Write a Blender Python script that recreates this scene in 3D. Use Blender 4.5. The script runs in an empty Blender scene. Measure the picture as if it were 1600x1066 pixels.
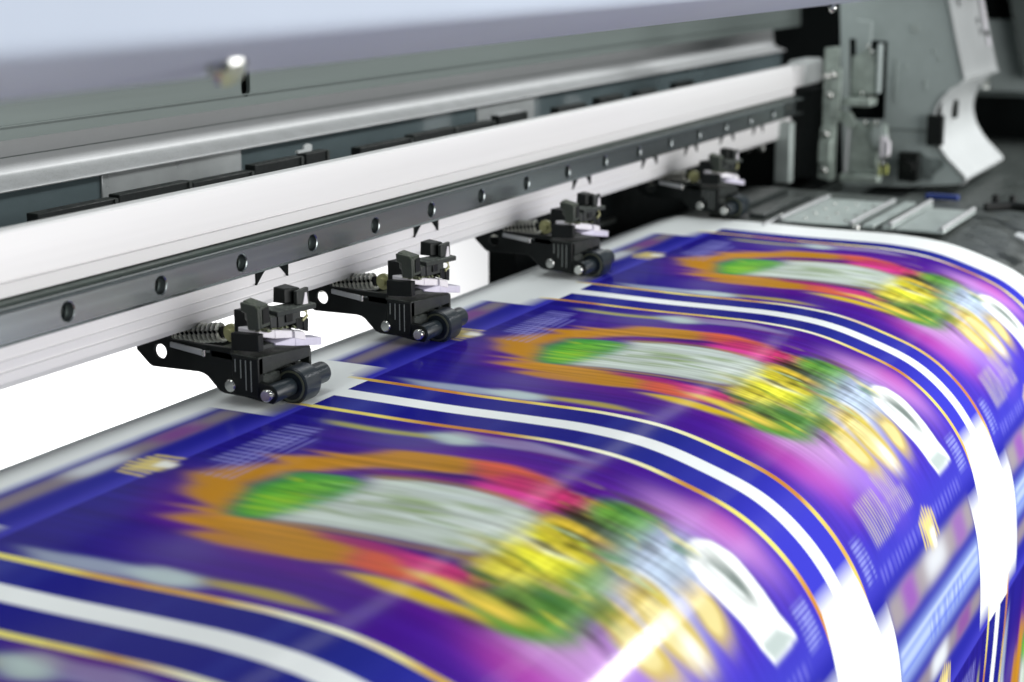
import bpy, bmesh, math, random
import numpy as np
from mathutils import Vector, Matrix
random.seed(7); rng = np.random.default_rng(11)
D = bpy.data; scn = bpy.context.scene; COL = scn.collection

# ------------------------------------------------------------------ camera
# metres; origin = camera. X runs along the printer's beam, -Y towards the operator, Z up
cam = D.cameras.new('camera'); camo = D.objects.new('camera', cam); COL.objects.link(camo); scn.camera = camo
vx, vy, f = 2185. - 800., 628., 2784.
pit = math.atan2(vy, f)
a = Vector((vx, vy, f)).normalized(); c = Vector((0, math.cos(pit), -math.sin(pit)))
b = Vector((-(a.y*c.z - a.z*c.y), -(a.z*c.x - a.x*c.z), -(a.x*c.y - a.y*c.x)))
if b.x > 0: b = -b
M = Matrix(((a.x, a.y, -a.z), (b.x, b.y, -b.z), (c.x, c.y, -c.z)))
camo.matrix_world = M.to_4x4()
cam.sensor_width = 36; cam.lens = 36*f/1600.
cam.clip_start = .01; cam.clip_end = 60
cam.dof.use_dof = True; cam.dof.focus_distance = .84; cam.dof.aperture_fstop = 10

# ------------------------------------------------------------------ world, lamps, exposure
w = D.worlds.new('World'); scn.world = w; w.use_nodes = True
w.node_tree.nodes['Background'].inputs[0].default_value = (.80, .90, 1, 1)
w.node_tree.nodes['Background'].inputs[1].default_value = .07
def area(name, loc, target, sx, sy, power, col=(1, 1, 1), spec=1.):
    l = D.lights.new(name, 'AREA'); l.shape = 'RECTANGLE'; l.size = sx; l.size_y = sy; l.energy = power; l.color = col
    l.specular_factor = spec
    o = D.objects.new(name, l); COL.objects.link(o); o.location = loc
    dr = (Vector(target)-Vector(loc)).normalized()
    zc = -dr; xc = Vector((1, 0, 0)); yc = zc.cross(xc).normalized(); xc = yc.cross(zc).normalized()
    o.matrix_world = Matrix.Translation(loc) @ Matrix((xc, yc, zc)).transposed().to_4x4()
    return o
area('front_softbox', (1.1, -1.35, .0), (1.0, .30, -.22), 2.4, 1.1, 42, (1, .99, .98))
area('hidden_strip_fill', (1.0, .450, .03), (1.0, .48, -.14), 1.7, .045, 1.0, (.97, 1, .99))  # unseen strip lamp added behind the cover to brighten beam and sheet
area('ceiling_tube_lamp', (2.35, -.52, .85), (.50, .20, -.22), .5, .22, 32)
area('backdrop_lamp', (2.2, 1.1, -1.6), (2.2, 2.2, -1.0), 3.5, .5, 90)
scn.view_settings.view_transform = 'Standard'; scn.view_settings.look = 'None'
scn.view_settings.exposure = 0; scn.view_settings.gamma = 1
scn.render.engine = 'CYCLES'

# ------------------------------------------------------------------ materials
def s2l(c): return tuple(((x/255.)/12.92 if x <= 10.31475 else ((x/255.+.055)/1.055)**2.4) for x in c)
def mat(name, col, rough=.5, metal=0., noise=.0, nscale=60, coord='Object', stretch=(1, 1, 1), bump=0., coat=0., dust=0., dustcol=(.35, .36, .30), spec=.5):
    m = D.materials.new(name); m.use_nodes = True; N = m.node_tree.nodes; L = m.node_tree.links; p = N['Principled BSDF']
    p.inputs['Base Color'].default_value = (*col, 1); p.inputs['Roughness'].default_value = rough; p.inputs['Metallic'].default_value = metal
    p.inputs['Coat Weight'].default_value = coat; p.inputs['Specular IOR Level'].default_value = spec
    tc = N.new('ShaderNodeTexCoord'); mp = N.new('ShaderNodeMapping'); mp.inputs['Scale'].default_value = stretch
    L.new(tc.outputs[coord], mp.inputs[0])
    nz = N.new('ShaderNodeTexNoise'); nz.inputs['Scale'].default_value = nscale; nz.inputs['Detail'].default_value = 6; nz.inputs['Roughness'].default_value = .65
    L.new(mp.outputs[0], nz.inputs['Vector'])
    last = None
    if noise:
        mr = N.new('ShaderNodeMapRange'); mr.inputs['From Min'].default_value = .3; mr.inputs['From Max'].default_value = .7
        mr.inputs['To Min'].default_value = 1-noise; mr.inputs['To Max'].default_value = 1+noise
        L.new(nz.outputs[0], mr.inputs[0])
        vm = N.new('ShaderNodeVectorMath'); vm.operation = 'SCALE'; vm.inputs[0].default_value = col
        L.new(mr.outputs[0], vm.inputs['Scale']); last = vm.outputs[0]
        r2 = N.new('ShaderNodeMapRange'); r2.inputs['From Min'].default_value = .3; r2.inputs['From Max'].default_value = .7
        r2.inputs['To Min'].default_value = max(.03, rough*(1-noise)); r2.inputs['To Max'].default_value = min(1, rough*(1+noise))
        L.new(nz.outputs[0], r2.inputs[0]); L.new(r2.outputs[0], p.inputs['Roughness'])
    if dust:
        n2 = N.new('ShaderNodeTexNoise'); n2.inputs['Scale'].default_value = 900; n2.inputs['Detail'].default_value = 3
        L.new(tc.outputs['Object'], n2.inputs['Vector'])
        n3 = N.new('ShaderNodeTexNoise'); n3.inputs['Scale'].default_value = 90; L.new(tc.outputs['Object'], n3.inputs['Vector'])
        ge = N.new('ShaderNodeNewGeometry'); sx = N.new('ShaderNodeSeparateXYZ'); L.new(ge.outputs['Normal'], sx.inputs[0])
        up = N.new('ShaderNodeMapRange'); up.inputs['From Min'].default_value = .1; up.inputs['From Max'].default_value = .95
        up.inputs['To Min'].default_value = .12; L.new(sx.outputs['Z'], up.inputs[0])
        cr = N.new('ShaderNodeMapRange'); cr.inputs['From Min'].default_value = .5; cr.inputs['From Max'].default_value = .68; L.new(n2.outputs[0], cr.inputs[0])
        c3 = N.new('ShaderNodeMapRange'); c3.inputs['From Min'].default_value = .35; c3.inputs['From Max'].default_value = .65; L.new(n3.outputs[0], c3.inputs[0])
        ad = N.new('ShaderNodeMath'); ad.operation = 'MULTIPLY_ADD'; L.new(c3.outputs[0], ad.inputs[0]); ad.inputs[1].default_value = .55; L.new(cr.outputs[0], ad.inputs[2])
        mu = N.new('ShaderNodeMath'); mu.operation = 'MULTIPLY'; L.new(ad.outputs[0], mu.inputs[0]); L.new(up.outputs[0], mu.inputs[1])
        m2 = N.new('ShaderNodeMath'); m2.operation = 'MULTIPLY'; m2.use_clamp = True; L.new(mu.outputs[0], m2.inputs[0]); m2.inputs[1].default_value = dust
        mx = N.new('ShaderNodeMix'); mx.data_type = 'RGBA'; L.new(m2.outputs[0], mx.inputs[0])
        if last: L.new(last, mx.inputs[6])
        else: mx.inputs[6].default_value = (*col, 1)
        mx.inputs[7].default_value = (*dustcol, 1); last = mx.outputs[2]
    if last: L.new(last, p.inputs['Base Color'])
    if bump:
        bp = N.new('ShaderNodeBump'); bp.inputs['Strength'].default_value = bump; bp.inputs['Distance'].default_value = .0004
        L.new(nz.outputs[0], bp.inputs['Height']); L.new(bp.outputs[0], p.inputs['Normal'])
    return m
M_ = {}
M_['alu'] = mat('satin_aluminium', (.72, .715, .72), .40, .1, .04, 60, stretch=(.02, 1, 1), bump=.02)
M_['groove'] = mat('painted_groove_shade', (.018, .032, .026), .5, 0, .3, 90, stretch=(.2, 1, 1), dust=.5, dustcol=(.10, .13, .11))  # dark tone standing in for shade in the groove
M_['rail'] = mat('ground_steel', (.34, .375, .38), .24, .92, .05, 400, stretch=(.004, 1, 1), bump=.03)
M_['steel'] = mat('bright_steel', (.62, .63, .60), .22, 1., .12, 300)
M_['bolt'] = mat('dark_bolt_steel', (.16, .18, .17), .35, .8, .2, 300)
M_['sheet'] = mat('grey_green_sheet_metal', (.125, .150, .143), .45, .3, .07, 60, stretch=(.03, 1, 1), bump=.08)
M_['sheet_light'] = mat('zinc_sheet_metal', (.40, .415, .42), .48, .1, .05, 80, stretch=(.02, 1, 1), bump=.03, dust=.25, dustcol=(.12, .12, .11))
M_['glass'] = mat('dark_teal_glass', (.080, .105, .112), .12, 0., .15, 30, stretch=(.3, 1, 1), coat=.5, dust=.10, dustcol=(.4, .45, .43))
M_['black'] = mat('black_plastic', (.006, .008, .0075), .45, 0, .2, 120, bump=.08, spec=.25)
M_['dusty'] = mat('dusty_black_plastic', (.012, .016, .015), .5, 0, .2, 200, bump=.25, dust=.65, dustcol=(.11, .125, .10))
M_['rough_dust'] = mat('ink_caked_black', (.015, .02, .018), .75, 0, .4, 900, bump=1., dust=.9, dustcol=(.14, .16, .14))
M_['olive'] = mat('dusty_olive_plastic', (.15, .17, .10), .55, 0, .25, 200, dust=.5, dustcol=(.40, .42, .32))
M_['brass'] = mat('yellowed_nylon', (.42, .42, .21), .35, .1, .15, 200)
M_['whiteplate'] = mat('white_plastic_strip', (.78, .76, .80), .4, 0, .06, 200)
M_['spring'] = mat('spring_steel', (.78, .78, .70), .30, .35, .1, 400)
M_['rubber'] = mat('dark_slate_rubber', (.016, .024, .03), .34, 0, .1, 200)
M_['void'] = mat('black_steel_and_shade', (.003, .0045, .0045), .7, 0, .3, 30, spec=.1)  # black for real panels, also painted shade in gaps and notches
M_['cover'] = mat('pale_blue_cover_paint', (.54, .61, .72), .5, 0, .03, 5, spec=.3)
M_['cab'] = mat('grey_cabinet_paint', (.38, .44, .43), .42, 0, .09, 30, bump=.06, dust=.12, dustcol=(.7, .75, .73))
M_['cabwhite'] = mat('light_cabinet_trim', (.46, .485, .485), .38, 0, .06, 20)
M_['platen'] = mat('dark_platen_steel', (.045, .055, .053), .36, .2, .35, 60, bump=.15, dust=.25, dustcol=(.18, .19, .17))
M_['clamp'] = mat('clamp_plate_zinc', (.42, .48, .46), .38, .25, .12, 80, bump=.08)
M_['clip'] = mat('sooty_black_clip', (.005, .007, .007), .6, 0, .3, 300, dust=.25, dustcol=(.09, .11, .10), spec=.2)
M_['reflection_pale'] = mat('painted_reflection_pale', (.34, .36, .36), .3, .3, .2, 12)  # pale tone standing in for reflections on the glass
M_['blue'] = mat('blue_tape', (.01, .035, .20), .6)
M_['bracket'] = mat('greenish_cast_bracket', (.36, .42, .38), .38, .5, .25, 120, bump=.15)
M_['yellowpart'] = mat('yellow_green_plastic', (.35, .38, .10), .4)
M_['backdrop'] = mat('white_backdrop_paint', (.92, .92, .92), .8)

# ------------------------------------------------------------------ helpers
def tag(o, label, cat, group=None, kind=None):
    if label: o['label'] = label
    if cat: o['category'] = cat
    if group: o['group'] = group
    if kind: o['kind'] = kind
    return o
def link(name, bm, m, parent=None, smooth=False, bev=0., seg=2, ang=35):
    me = D.meshes.new(name); bmesh.ops.recalc_face_normals(bm, faces=bm.faces); bm.to_mesh(me); bm.free()
    me.materials.append(M_[m] if isinstance(m, str) else m)
    o = D.objects.new(name, me); COL.objects.link(o)
    if parent: o.parent = parent
    if smooth:
        for p in me.polygons: p.use_smooth = True
        me.set_sharp_from_angle(angle=math.radians(ang))
    if bev:
        md = o.modifiers.new('bevel', 'BEVEL'); md.width = bev; md.segments = seg; md.limit_method = 'ANGLE'; md.angle_limit = math.radians(40)
        md.harden_normals = False
        for p in me.polygons: p.use_smooth = True
        me.set_sharp_from_angle(angle=math.radians(30))
    return o
def empty(name, loc=(0, 0, 0)):
    o = D.objects.new(name, None); o.empty_display_size = .02; COL.objects.link(o); o.location = loc; return o
def ext(bm, prof, x0, x1, x0b=None):
    """closed (y,z) profile extruded along X"""
    A = [bm.verts.new((x0, y, z)) for y, z in prof]; B = [bm.verts.new((x1, y, z)) for y, z in prof]
    n = len(prof); bm.faces.new(A); bm.faces.new(B[::-1])
    for i in range(n): bm.faces.new((A[i], B[i], B[(i+1) % n], A[(i+1) % n]))
def box(bm, x0, x1, y0, y1, z0, z1): ext(bm, [(y0, z0), (y1, z0), (y1, z1), (y0, z1)], x0, x1)
def hexa(bm, pts):
    v = [bm.verts.new(p) for p in pts]
    for q in ((0, 1, 2, 3), (7, 6, 5, 4), (0, 4, 5, 1), (1, 5, 6, 2), (2, 6, 7, 3), (3, 7, 4, 0)): bm.faces.new([v[i] for i in q])
def lathe(bm, prof, org, axis=(1, 0, 0), seg=40, cap=True):
    """prof: (t along axis, r)"""
    ax = Vector(axis).normalized(); up = Vector((0, 0, 1)) if abs(ax.z) < .9 else Vector((0, 1, 0))
    e1 = ax.cross(up).normalized(); e2 = ax.cross(e1); org = Vector(org); R = []
    for t, r in prof:
        R.append([bm.verts.new(org+ax*t+(e1*math.cos(k*2*math.pi/seg)+e2*math.sin(k*2*math.pi/seg))*r) for k in range(seg)])
    for i in range(len(R)-1):
        for k in range(seg): bm.faces.new((R[i][k], R[i][(k+1) % seg], R[i+1][(k+1) % seg], R[i+1][k]))
    if cap: bm.faces.new(R[0][::-1]); bm.faces.new(R[-1])
def tube(bm, pts, r, seg=8):
    R = []; n = len(pts); pts = [Vector(p) for p in pts]
    for i, p in enumerate(pts):
        t = (pts[min(i+1, n-1)]-pts[max(i-1, 0)]).normalized()
        up = Vector((0, 0, 1)) if abs(t.z) < .9 else Vector((1, 0, 0)); e1 = t.cross(up).normalized(); e2 = t.cross(e1)
        R.append([bm.verts.new(p+(e1*math.cos(k*2*math.pi/seg)+e2*math.sin(k*2*math.pi/seg))*r) for k in range(seg)])
    for i in range(n-1):
        for k in range(seg): bm.faces.new((R[i][k], R[i][(k+1) % seg], R[i+1][(k+1) % seg], R[i+1][k]))
    bm.faces.new(R[0][::-1]); bm.faces.new(R[-1])
def plate_x(bm, outer, holes, x0, x1):
    """plate lying in the YZ plane with holes, thickness along X"""
    loops = [outer]+holes; rings = []
    for x in (x0, x1):
        es = []; rr = []
        for lp in loops:
            vs = [bm.verts.new((x, y, z)) for y, z in lp]; rr.append(vs)
            es += [bm.edges.new((vs[i], vs[(i+1) % len(vs)])) for i in range(len(vs))]
        bmesh.ops.triangle_fill(bm, use_beauty=True, use_dissolve=False, edges=es); rings.append(rr)
    for A, B in zip(*rings):
        n = len(A)
        for i in range(n): bm.faces.new((A[i], A[(i+1) % n], B[(i+1) % n], B[i]))
def circ(cy, cz, r, n=28, ry=None): return [(cy+(ry or r)*math.cos(2*math.pi*k/n), cz+r*math.sin(2*math.pi*k/n)) for k in range(n)]
def rnd(pts, r, n=4):
    """round the corners of a closed 2D profile"""
    out = []; k = len(pts)
    for i in range(k):
        p0, p1, p2 = (Vector(pts[i-1]), Vector(pts[i]), Vector(pts[(i+1) % k]))
        rr = min(r, (p0-p1).length*.45, (p2-p1).length*.45)
        A = p1+(p0-p1).normalized()*rr; B = p1+(p2-p1).normalized()*rr
        for t in [j/n for j in range(n+1)]:
            q = A*(1-t)**2+p1*2*t*(1-t)+B*t*t; out.append((q.x, q.y))
    return out

# ------------------------------------------------------------------ setting
bm = bmesh.new(); box(bm, -.5, 4.5, 2.2, 2.25, -1.6, -.62)
o = link('backdrop', bm, 'backdrop'); o['kind'] = 'structure'

# ------------------------------------------------------------------ platen and printed sheet share one profile
PU = .262                                     # metres per printed column
PR = [(1.93,-.90),(1.905,-.86),(1.87,-.815),(1.83,-.785),(1.775,-.766),(1.72,-.7605),(1.65,-.7605),(1.5,-.7635),(1.35,-.767),(1.2,-.768),(1.1,-.7705),(1.0,-.7815),(.91,-.806),(.81,-.846),(.735,-.905),(.68,-.98),(.644,-1.07),(.624,-1.145),(.6135,-1.233),(.610,-1.33),(.611,-1.42),(.614,-1.51),(.62,-1.7),(.63,-1.95),(.64,-2.3)]
def catmull(p, n=12):
    p = np.array(p); q = np.vstack([2*p[0]-p[1], p, 2*p[-1]-p[-2]]); o = []
    for i in range(1, len(q)-2):
        for t in np.arange(n)/n:
            A, B, C, E = q[i-1:i+3]
            o.append(.5*((2*B)+(C-A)*t+(2*A-5*B+4*C-E)*t*t+(3*B-A-3*C+E)*t**3))
    o.append(p[-1]); return np.array(o)
CU = catmull(PR); SS = np.r_[0, np.cumsum(np.linalg.norm(np.diff(CU, axis=0), axis=1))]; SS = SS-SS[48]
tan = np.gradient(CU, axis=0); tan /= np.linalg.norm(tan, axis=1)[:, None]; NRM = np.stack([tan[:, 1], -tan[:, 0]], 1)
NRM *= np.sign(NRM[60, 1])                     # outward (up)
def prof_off(d, sub=4):
    return [(CU[i, 0]*PU+NRM[i, 0]*d, CU[i, 1]*PU+NRM[i, 1]*d) for i in range(0, len(CU), sub)]
bm = bmesh.new()
outer = prof_off(-.0010); inner = [(y+.0, z) for y, z in prof_off(-.006)][::-1]
ext(bm, outer+inner, .05, 1.412)
pl = link('platen', bm, 'platen', smooth=True)
tag(pl, 'dark grey curved metal platen under the printed sheet, bare at its far right end', 'platen')
bm = bmesh.new()
fl = prof_off(-.0240); fl2 = prof_off(-.029)[::-1]; ext(bm, fl+fl2, 1.4125, 2.6)
fp = link('end_platen', bm, 'platen', smooth=True)
tag(fp, 'dark floor plate beneath the grey side cabinet, beyond the clamp plates', 'platen')

# ------------------------------------------------------------------ the printed sheet: soft artwork computed as ink colour per vertex
FEATS = [
  ((88, 26, 140), 1, 2, [(0.325,0.311),(0.268,0.477),(0.237,0.576),(0.216,0.71),(0.2,0.845),(0.247,0.964),(0.356,1.052),(0.445,1.005),(0.248,0.819),(0.288,0.668),(0.257,0.563),(0.377,0.347),(0.553,0.232),(0.425,0.258)]),
  ((92, 24, 150), 1, 2, [(0.766,0.476),(0.804,0.589),(0.772,0.755),(0.771,0.871),(0.771,0.893),(0.721,0.861),(0.721,0.757),(0.753,0.615),(0.748,0.486)]),
  ((196, 140, 215), 0.95, 2, [(0.834,0.845),(0.845,0.938),(0.861,1.039),(0.854,1.085),(0.802,1.052),(0.777,0.988),(0.734,0.94),(0.761,0.886)]),
  ((206, 90, 180), 0.9, 2, [(0.869,0.929),(0.877,0.982),(0.847,1.012),(0.804,0.988),(0.815,0.95)]),
  ((185, 90, 190), 0.95, 2, [(0.208,0.906),(0.286,1.005),(0.307,1.073),(0.21,1.08),(0.149,1.014),(0.141,0.959)]),
  ((175, 50, 160), 0.8, 2, [(0.264,0.874),(0.277,0.943),(0.195,0.984),(0.157,0.936),(0.182,0.891)]),
  ((210, 160, 220), 0.8, 2, [(0.363,0.864),(0.374,0.988),(0.453,1.121),(0.342,1.111),(0.283,1.05),(0.234,0.983),(0.235,0.897)]),
  ((120, 90, 215), 0.6, 2, [(0.264,1.057),(0.389,1.152),(0.509,1.138),(0.408,1.018)]),
  ((95, 85, 150), 0.7, 2, [(0.222,0.389),(0.291,0.41),(0.265,0.469),(0.19,0.483),(0.168,0.44)]),
  ((90, 85, 150), 0.6, 2, [(0.779,0.352),(0.866,0.431),(0.793,0.529),(0.742,0.466)]),
  ((188, 132, 36), 1, 1, [(0.501,0.258),(0.564,0.305),(0.609,0.343),(0.63,0.301),(0.641,0.334),(0.675,0.393),(0.682,0.337),(0.694,0.427),(0.748,0.463),(0.756,0.548),(0.753,0.615),(0.686,0.627),(0.671,0.55),(0.651,0.474),(0.611,0.432),(0.586,0.392),(0.512,0.363),(0.447,0.385),(0.369,0.417),(0.316,0.339),(0.364,0.379),(0.367,0.314),(0.386,0.374),(0.416,0.303),(0.459,0.288)]),
  ((188, 132, 36), 1, 1, [(0.318,0.337),(0.365,0.398),(0.371,0.478),(0.364,0.583),(0.36,0.644),(0.278,0.673),(0.266,0.606),(0.262,0.531),(0.265,0.469),(0.276,0.41),(0.307,0.429)]),
  ((214, 96, 70), 1, 1, [(0.756,0.592),(0.758,0.656),(0.733,0.741),(0.686,0.773),(0.67,0.698),(0.686,0.627)]),
  ((196, 52, 112), 1, 1, [(0.727,0.67),(0.709,0.762),(0.712,0.844),(0.665,0.834),(0.625,0.791),(0.634,0.716),(0.669,0.657)]),
  ((215, 60, 150), 1, 1, [(0.664,0.639),(0.658,0.704),(0.646,0.781),(0.6,0.783),(0.61,0.727),(0.625,0.659)]),
  ((214, 96, 70), 1, 1, [(0.358,0.626),(0.354,0.686),(0.28,0.783),(0.271,0.733),(0.279,0.654)]),
  ((210, 60, 130), 1, 1, [(0.353,0.677),(0.358,0.759),(0.355,0.826),(0.318,0.836),(0.3,0.79),(0.299,0.736)]),
  ((160, 30, 120), 0.9, 1, [(0.363,0.564),(0.364,0.642),(0.36,0.702),(0.338,0.695),(0.335,0.64),(0.346,0.575)]),
  ((120, 30, 120), 0.9, 1, [(0.629,0.465),(0.651,0.561),(0.659,0.641),(0.63,0.614),(0.62,0.514)]),
  ((70, 150, 60), 1, 1, [(0.367,0.413),(0.447,0.385),(0.5,0.371),(0.58,0.396),(0.597,0.473),(0.572,0.515),(0.506,0.517),(0.425,0.495),(0.377,0.474)]),
  ((116, 188, 56), 0.9, 1, [(0.389,0.424),(0.456,0.4),(0.527,0.408),(0.571,0.457),(0.558,0.486),(0.498,0.48),(0.429,0.471),(0.383,0.46)]),
  ((150, 190, 30), 0.7, 1, [(0.429,0.44),(0.498,0.448),(0.515,0.469),(0.441,0.464)]),
  ((90, 190, 110), 0.7, 1, [(0.409,0.463),(0.473,0.496),(0.548,0.513),(0.539,0.529),(0.452,0.519),(0.398,0.491)]),
  ((196, 208, 200), 1, 1, [(0.377,0.474),(0.432,0.49),(0.497,0.512),(0.572,0.515),(0.603,0.507),(0.621,0.556),(0.623,0.639),(0.616,0.714),(0.596,0.764),(0.559,0.812),(0.489,0.826),(0.445,0.809),(0.415,0.767),(0.399,0.737),(0.39,0.646),(0.39,0.547)]),
  ((150, 172, 120), 0.75, 1, [(0.547,0.545),(0.555,0.593),(0.544,0.66),(0.526,0.63)]),
  ((150, 172, 120), 0.75, 1, [(0.456,0.557),(0.465,0.603),(0.455,0.688),(0.438,0.638)]),
  ((150, 172, 120), 0.75, 1, [(0.568,0.647),(0.575,0.704),(0.565,0.749),(0.542,0.702)]),
  ((150, 172, 120), 0.75, 1, [(0.477,0.676),(0.487,0.729),(0.486,0.788),(0.457,0.745)]),
  ((150, 172, 120), 0.75, 1, [(0.501,0.582),(0.515,0.655),(0.513,0.696),(0.481,0.634)]),
  ((150, 172, 120), 0.75, 1, [(0.434,0.718),(0.437,0.755),(0.435,0.776),(0.41,0.731)]),
  ((215, 228, 225), 0.8, 1, [(0.477,0.596),(0.487,0.69),(0.488,0.777),(0.466,0.702)]),
  ((215, 228, 225), 0.8, 1, [(0.589,0.574),(0.593,0.655),(0.576,0.744),(0.568,0.668)]),
  ((170, 140, 60), 0.9, 1, [(0.377,0.474),(0.387,0.569),(0.382,0.67),(0.391,0.741),(0.407,0.809),(0.397,0.814),(0.38,0.747),(0.374,0.675),(0.378,0.575),(0.368,0.48)]),
  ((170, 140, 60), 0.9, 1, [(0.614,0.501),(0.635,0.57),(0.638,0.652),(0.622,0.742),(0.611,0.747),(0.628,0.657),(0.627,0.574),(0.603,0.507)]),
  ((96, 142, 62), 1, 1, [(0.54,0.821),(0.705,0.816),(0.751,0.848),(0.756,0.904),(0.674,0.912),(0.58,0.927),(0.509,0.934),(0.417,0.957),(0.314,0.959),(0.266,0.918),(0.249,0.881),(0.261,0.829),(0.363,0.822),(0.44,0.85)]),
  ((60, 120, 60), 0.7, 1, [(0.488,0.865),(0.6,0.883),(0.619,0.915),(0.491,0.923),(0.41,0.903)]),
  ((120, 175, 90), 0.8, 1, [(0.426,0.914),(0.532,0.914),(0.446,0.944),(0.383,0.935)]),
  ((84, 148, 52), 0.9, 1, [(0.283,0.873),(0.343,0.916),(0.357,0.957),(0.29,0.943),(0.258,0.904)]),
  ((100, 158, 52), 0.9, 1, [(0.691,0.817),(0.741,0.852),(0.747,0.903),(0.683,0.898),(0.664,0.855)]),
  ((60, 130, 70), 0.7, 1, [(0.723,0.829),(0.736,0.86),(0.727,0.89),(0.701,0.864)]),
  ((226, 222, 40), 1, 1, [(0.375,0.788),(0.441,0.791),(0.538,0.782),(0.597,0.794),(0.62,0.824),(0.587,0.854),(0.543,0.864),(0.531,0.895),(0.456,0.881),(0.416,0.862),(0.378,0.833),(0.36,0.805)]),
  ((232, 232, 90), 0.9, 2, [(0.442,0.81),(0.497,0.832),(0.488,0.865),(0.432,0.854),(0.409,0.827)]),
  ((205, 180, 110), 0.8, 2, [(0.396,0.795),(0.425,0.819),(0.408,0.856),(0.355,0.836)]),
  ((235, 240, 225), 0.9, 1, [(0.517,0.783),(0.514,0.823),(0.519,0.871),(0.502,0.859),(0.488,0.816)]),
  ((222, 190, 40), 1, 1, [(0.25,0.662),(0.264,0.718),(0.264,0.791),(0.269,0.862),(0.256,0.864),(0.235,0.808),(0.232,0.737)]),
  ((235, 205, 80), 1, 1, [(0.307,0.713),(0.316,0.782),(0.325,0.851),(0.313,0.903),(0.284,0.89),(0.282,0.836),(0.288,0.779)]),
  ((225, 190, 60), 0.9, 1, [(0.617,0.784),(0.618,0.845),(0.609,0.889),(0.586,0.89),(0.583,0.841),(0.58,0.792)]),
  ((52, 40, 22), 0.95, 1, [(0.643,0.772),(0.658,0.817),(0.651,0.861),(0.622,0.853),(0.617,0.815)]),
  ((60, 60, 60), 0.8, 1, [(0.626,0.821),(0.646,0.873),(0.632,0.905),(0.6,0.873)]),
  ((110, 70, 60), 0.8, 1, [(0.587,0.844),(0.6,0.883),(0.588,0.904),(0.56,0.872)]),
  ((60, 40, 40), 0.95, 1, [(0.325,0.842),(0.341,0.871),(0.342,0.898),(0.316,0.874)]),
  ((60, 38, 20), 0.9, 1, [(0.241,0.822),(0.254,0.851),(0.257,0.882),(0.234,0.853)]),
  ((40, 80, 90), 0.8, 1, [(0.389,0.87),(0.402,0.897),(0.392,0.916),(0.371,0.893)]),
  ((200, 170, 130), 0.8, 1, [(0.424,0.867),(0.426,0.905),(0.41,0.917),(0.402,0.888)]),
  ((90, 50, 50), 0.6, 1, [(0.755,0.815),(0.781,0.856),(0.778,0.922),(0.745,0.893)]),
  ((58, 44, 26), 0.8, 1, [(0.55,0.8),(0.559,0.822),(0.556,0.857),(0.541,0.838)]),
  ((60, 120, 40), 0.8, 1, [(0.475,0.871),(0.487,0.891),(0.487,0.924),(0.471,0.906)]),
  ((200, 190, 70), 0.8, 1, [(0.43,0.839),(0.441,0.859),(0.441,0.892),(0.426,0.874)]),
  ((70, 90, 50), 0.8, 1, [(0.346,0.835),(0.356,0.854),(0.356,0.886),(0.342,0.868)]),
  ((150, 70, 50), 0.8, 1, [(0.546,0.862),(0.558,0.882),(0.558,0.916),(0.541,0.898)]),
  ((58, 44, 26), 0.8, 1, [(0.603,0.881),(0.616,0.902),(0.617,0.936),(0.599,0.917)]),
  ((60, 120, 40), 0.8, 1, [(0.378,0.894),(0.389,0.913),(0.392,0.944),(0.376,0.927)]),
  ((200, 190, 70), 0.8, 1, [(0.304,0.884),(0.315,0.903),(0.317,0.933),(0.302,0.916)]),
  ((70, 90, 50), 0.8, 1, [(0.328,0.788),(0.336,0.808),(0.333,0.841),(0.32,0.824)]),
  ((150, 70, 50), 0.8, 1, [(0.321,0.755),(0.326,0.776),(0.319,0.811),(0.308,0.793)]),
  ((58, 44, 26), 0.8, 1, [(0.663,0.839),(0.675,0.86),(0.674,0.896),(0.657,0.877)]),
  ((60, 120, 40), 0.8, 1, [(0.662,0.87),(0.676,0.891),(0.675,0.926),(0.657,0.907)]),
  ((200, 190, 70), 0.8, 1, [(0.44,0.902),(0.452,0.921),(0.455,0.953),(0.438,0.935)]),
  ((70, 90, 50), 0.8, 1, [(0.506,0.812),(0.516,0.833),(0.513,0.867),(0.498,0.849)]),
  ((205, 226, 238), 1, 2, [(0.572,0.931),(0.656,0.92),(0.713,0.927),(0.747,0.956),(0.732,0.995),(0.654,1.013),(0.577,1.008),(0.517,0.971),(0.515,0.946)]),
  ((240, 250, 252), 0.9, 1, [(0.558,0.912),(0.572,0.956),(0.57,1.011),(0.54,1.003),(0.529,0.955)]),
  ((238, 242, 238), 0.85, 2, [(0.498,0.944),(0.517,0.971),(0.569,1.035),(0.549,1.071),(0.461,1.042),(0.424,0.994),(0.45,0.961)]),  # soft white glare put into the ink colour
  ((244, 248, 246), 1, 0, [(0.707,0.961),(0.749,0.96),(0.775,0.98),(0.785,1.015),(0.778,1.069),(0.775,1.119),(0.792,1.163),(0.74,1.167),(0.687,1.167),(0.671,1.136),(0.665,1.096),(0.657,1.058),(0.655,1.018),(0.668,0.984)]),
  ((92, 108, 102), 0.9, 1, [(0.711,0.989),(0.743,1.0),(0.749,1.035),(0.745,1.074),(0.733,1.085),(0.71,1.075),(0.698,1.044),(0.696,1.012)]),
  ((225, 232, 230), 0.9, 0, [(0.713,0.997),(0.72,1.04),(0.725,1.073),(0.714,1.07),(0.7,1.04),(0.701,1.001)]),
  ((170, 185, 182), 0.9, 0, [(0.743,1.132),(0.775,1.153),(0.785,1.161),(0.73,1.164),(0.696,1.165),(0.683,1.145),(0.683,1.131)]),
  ((206, 184, 92), 1, 1, [(0.64,1.007),(0.653,1.034),(0.643,1.067),(0.61,1.098),(0.583,1.101),(0.568,1.073),(0.576,1.045),(0.592,1.008)]),
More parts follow.
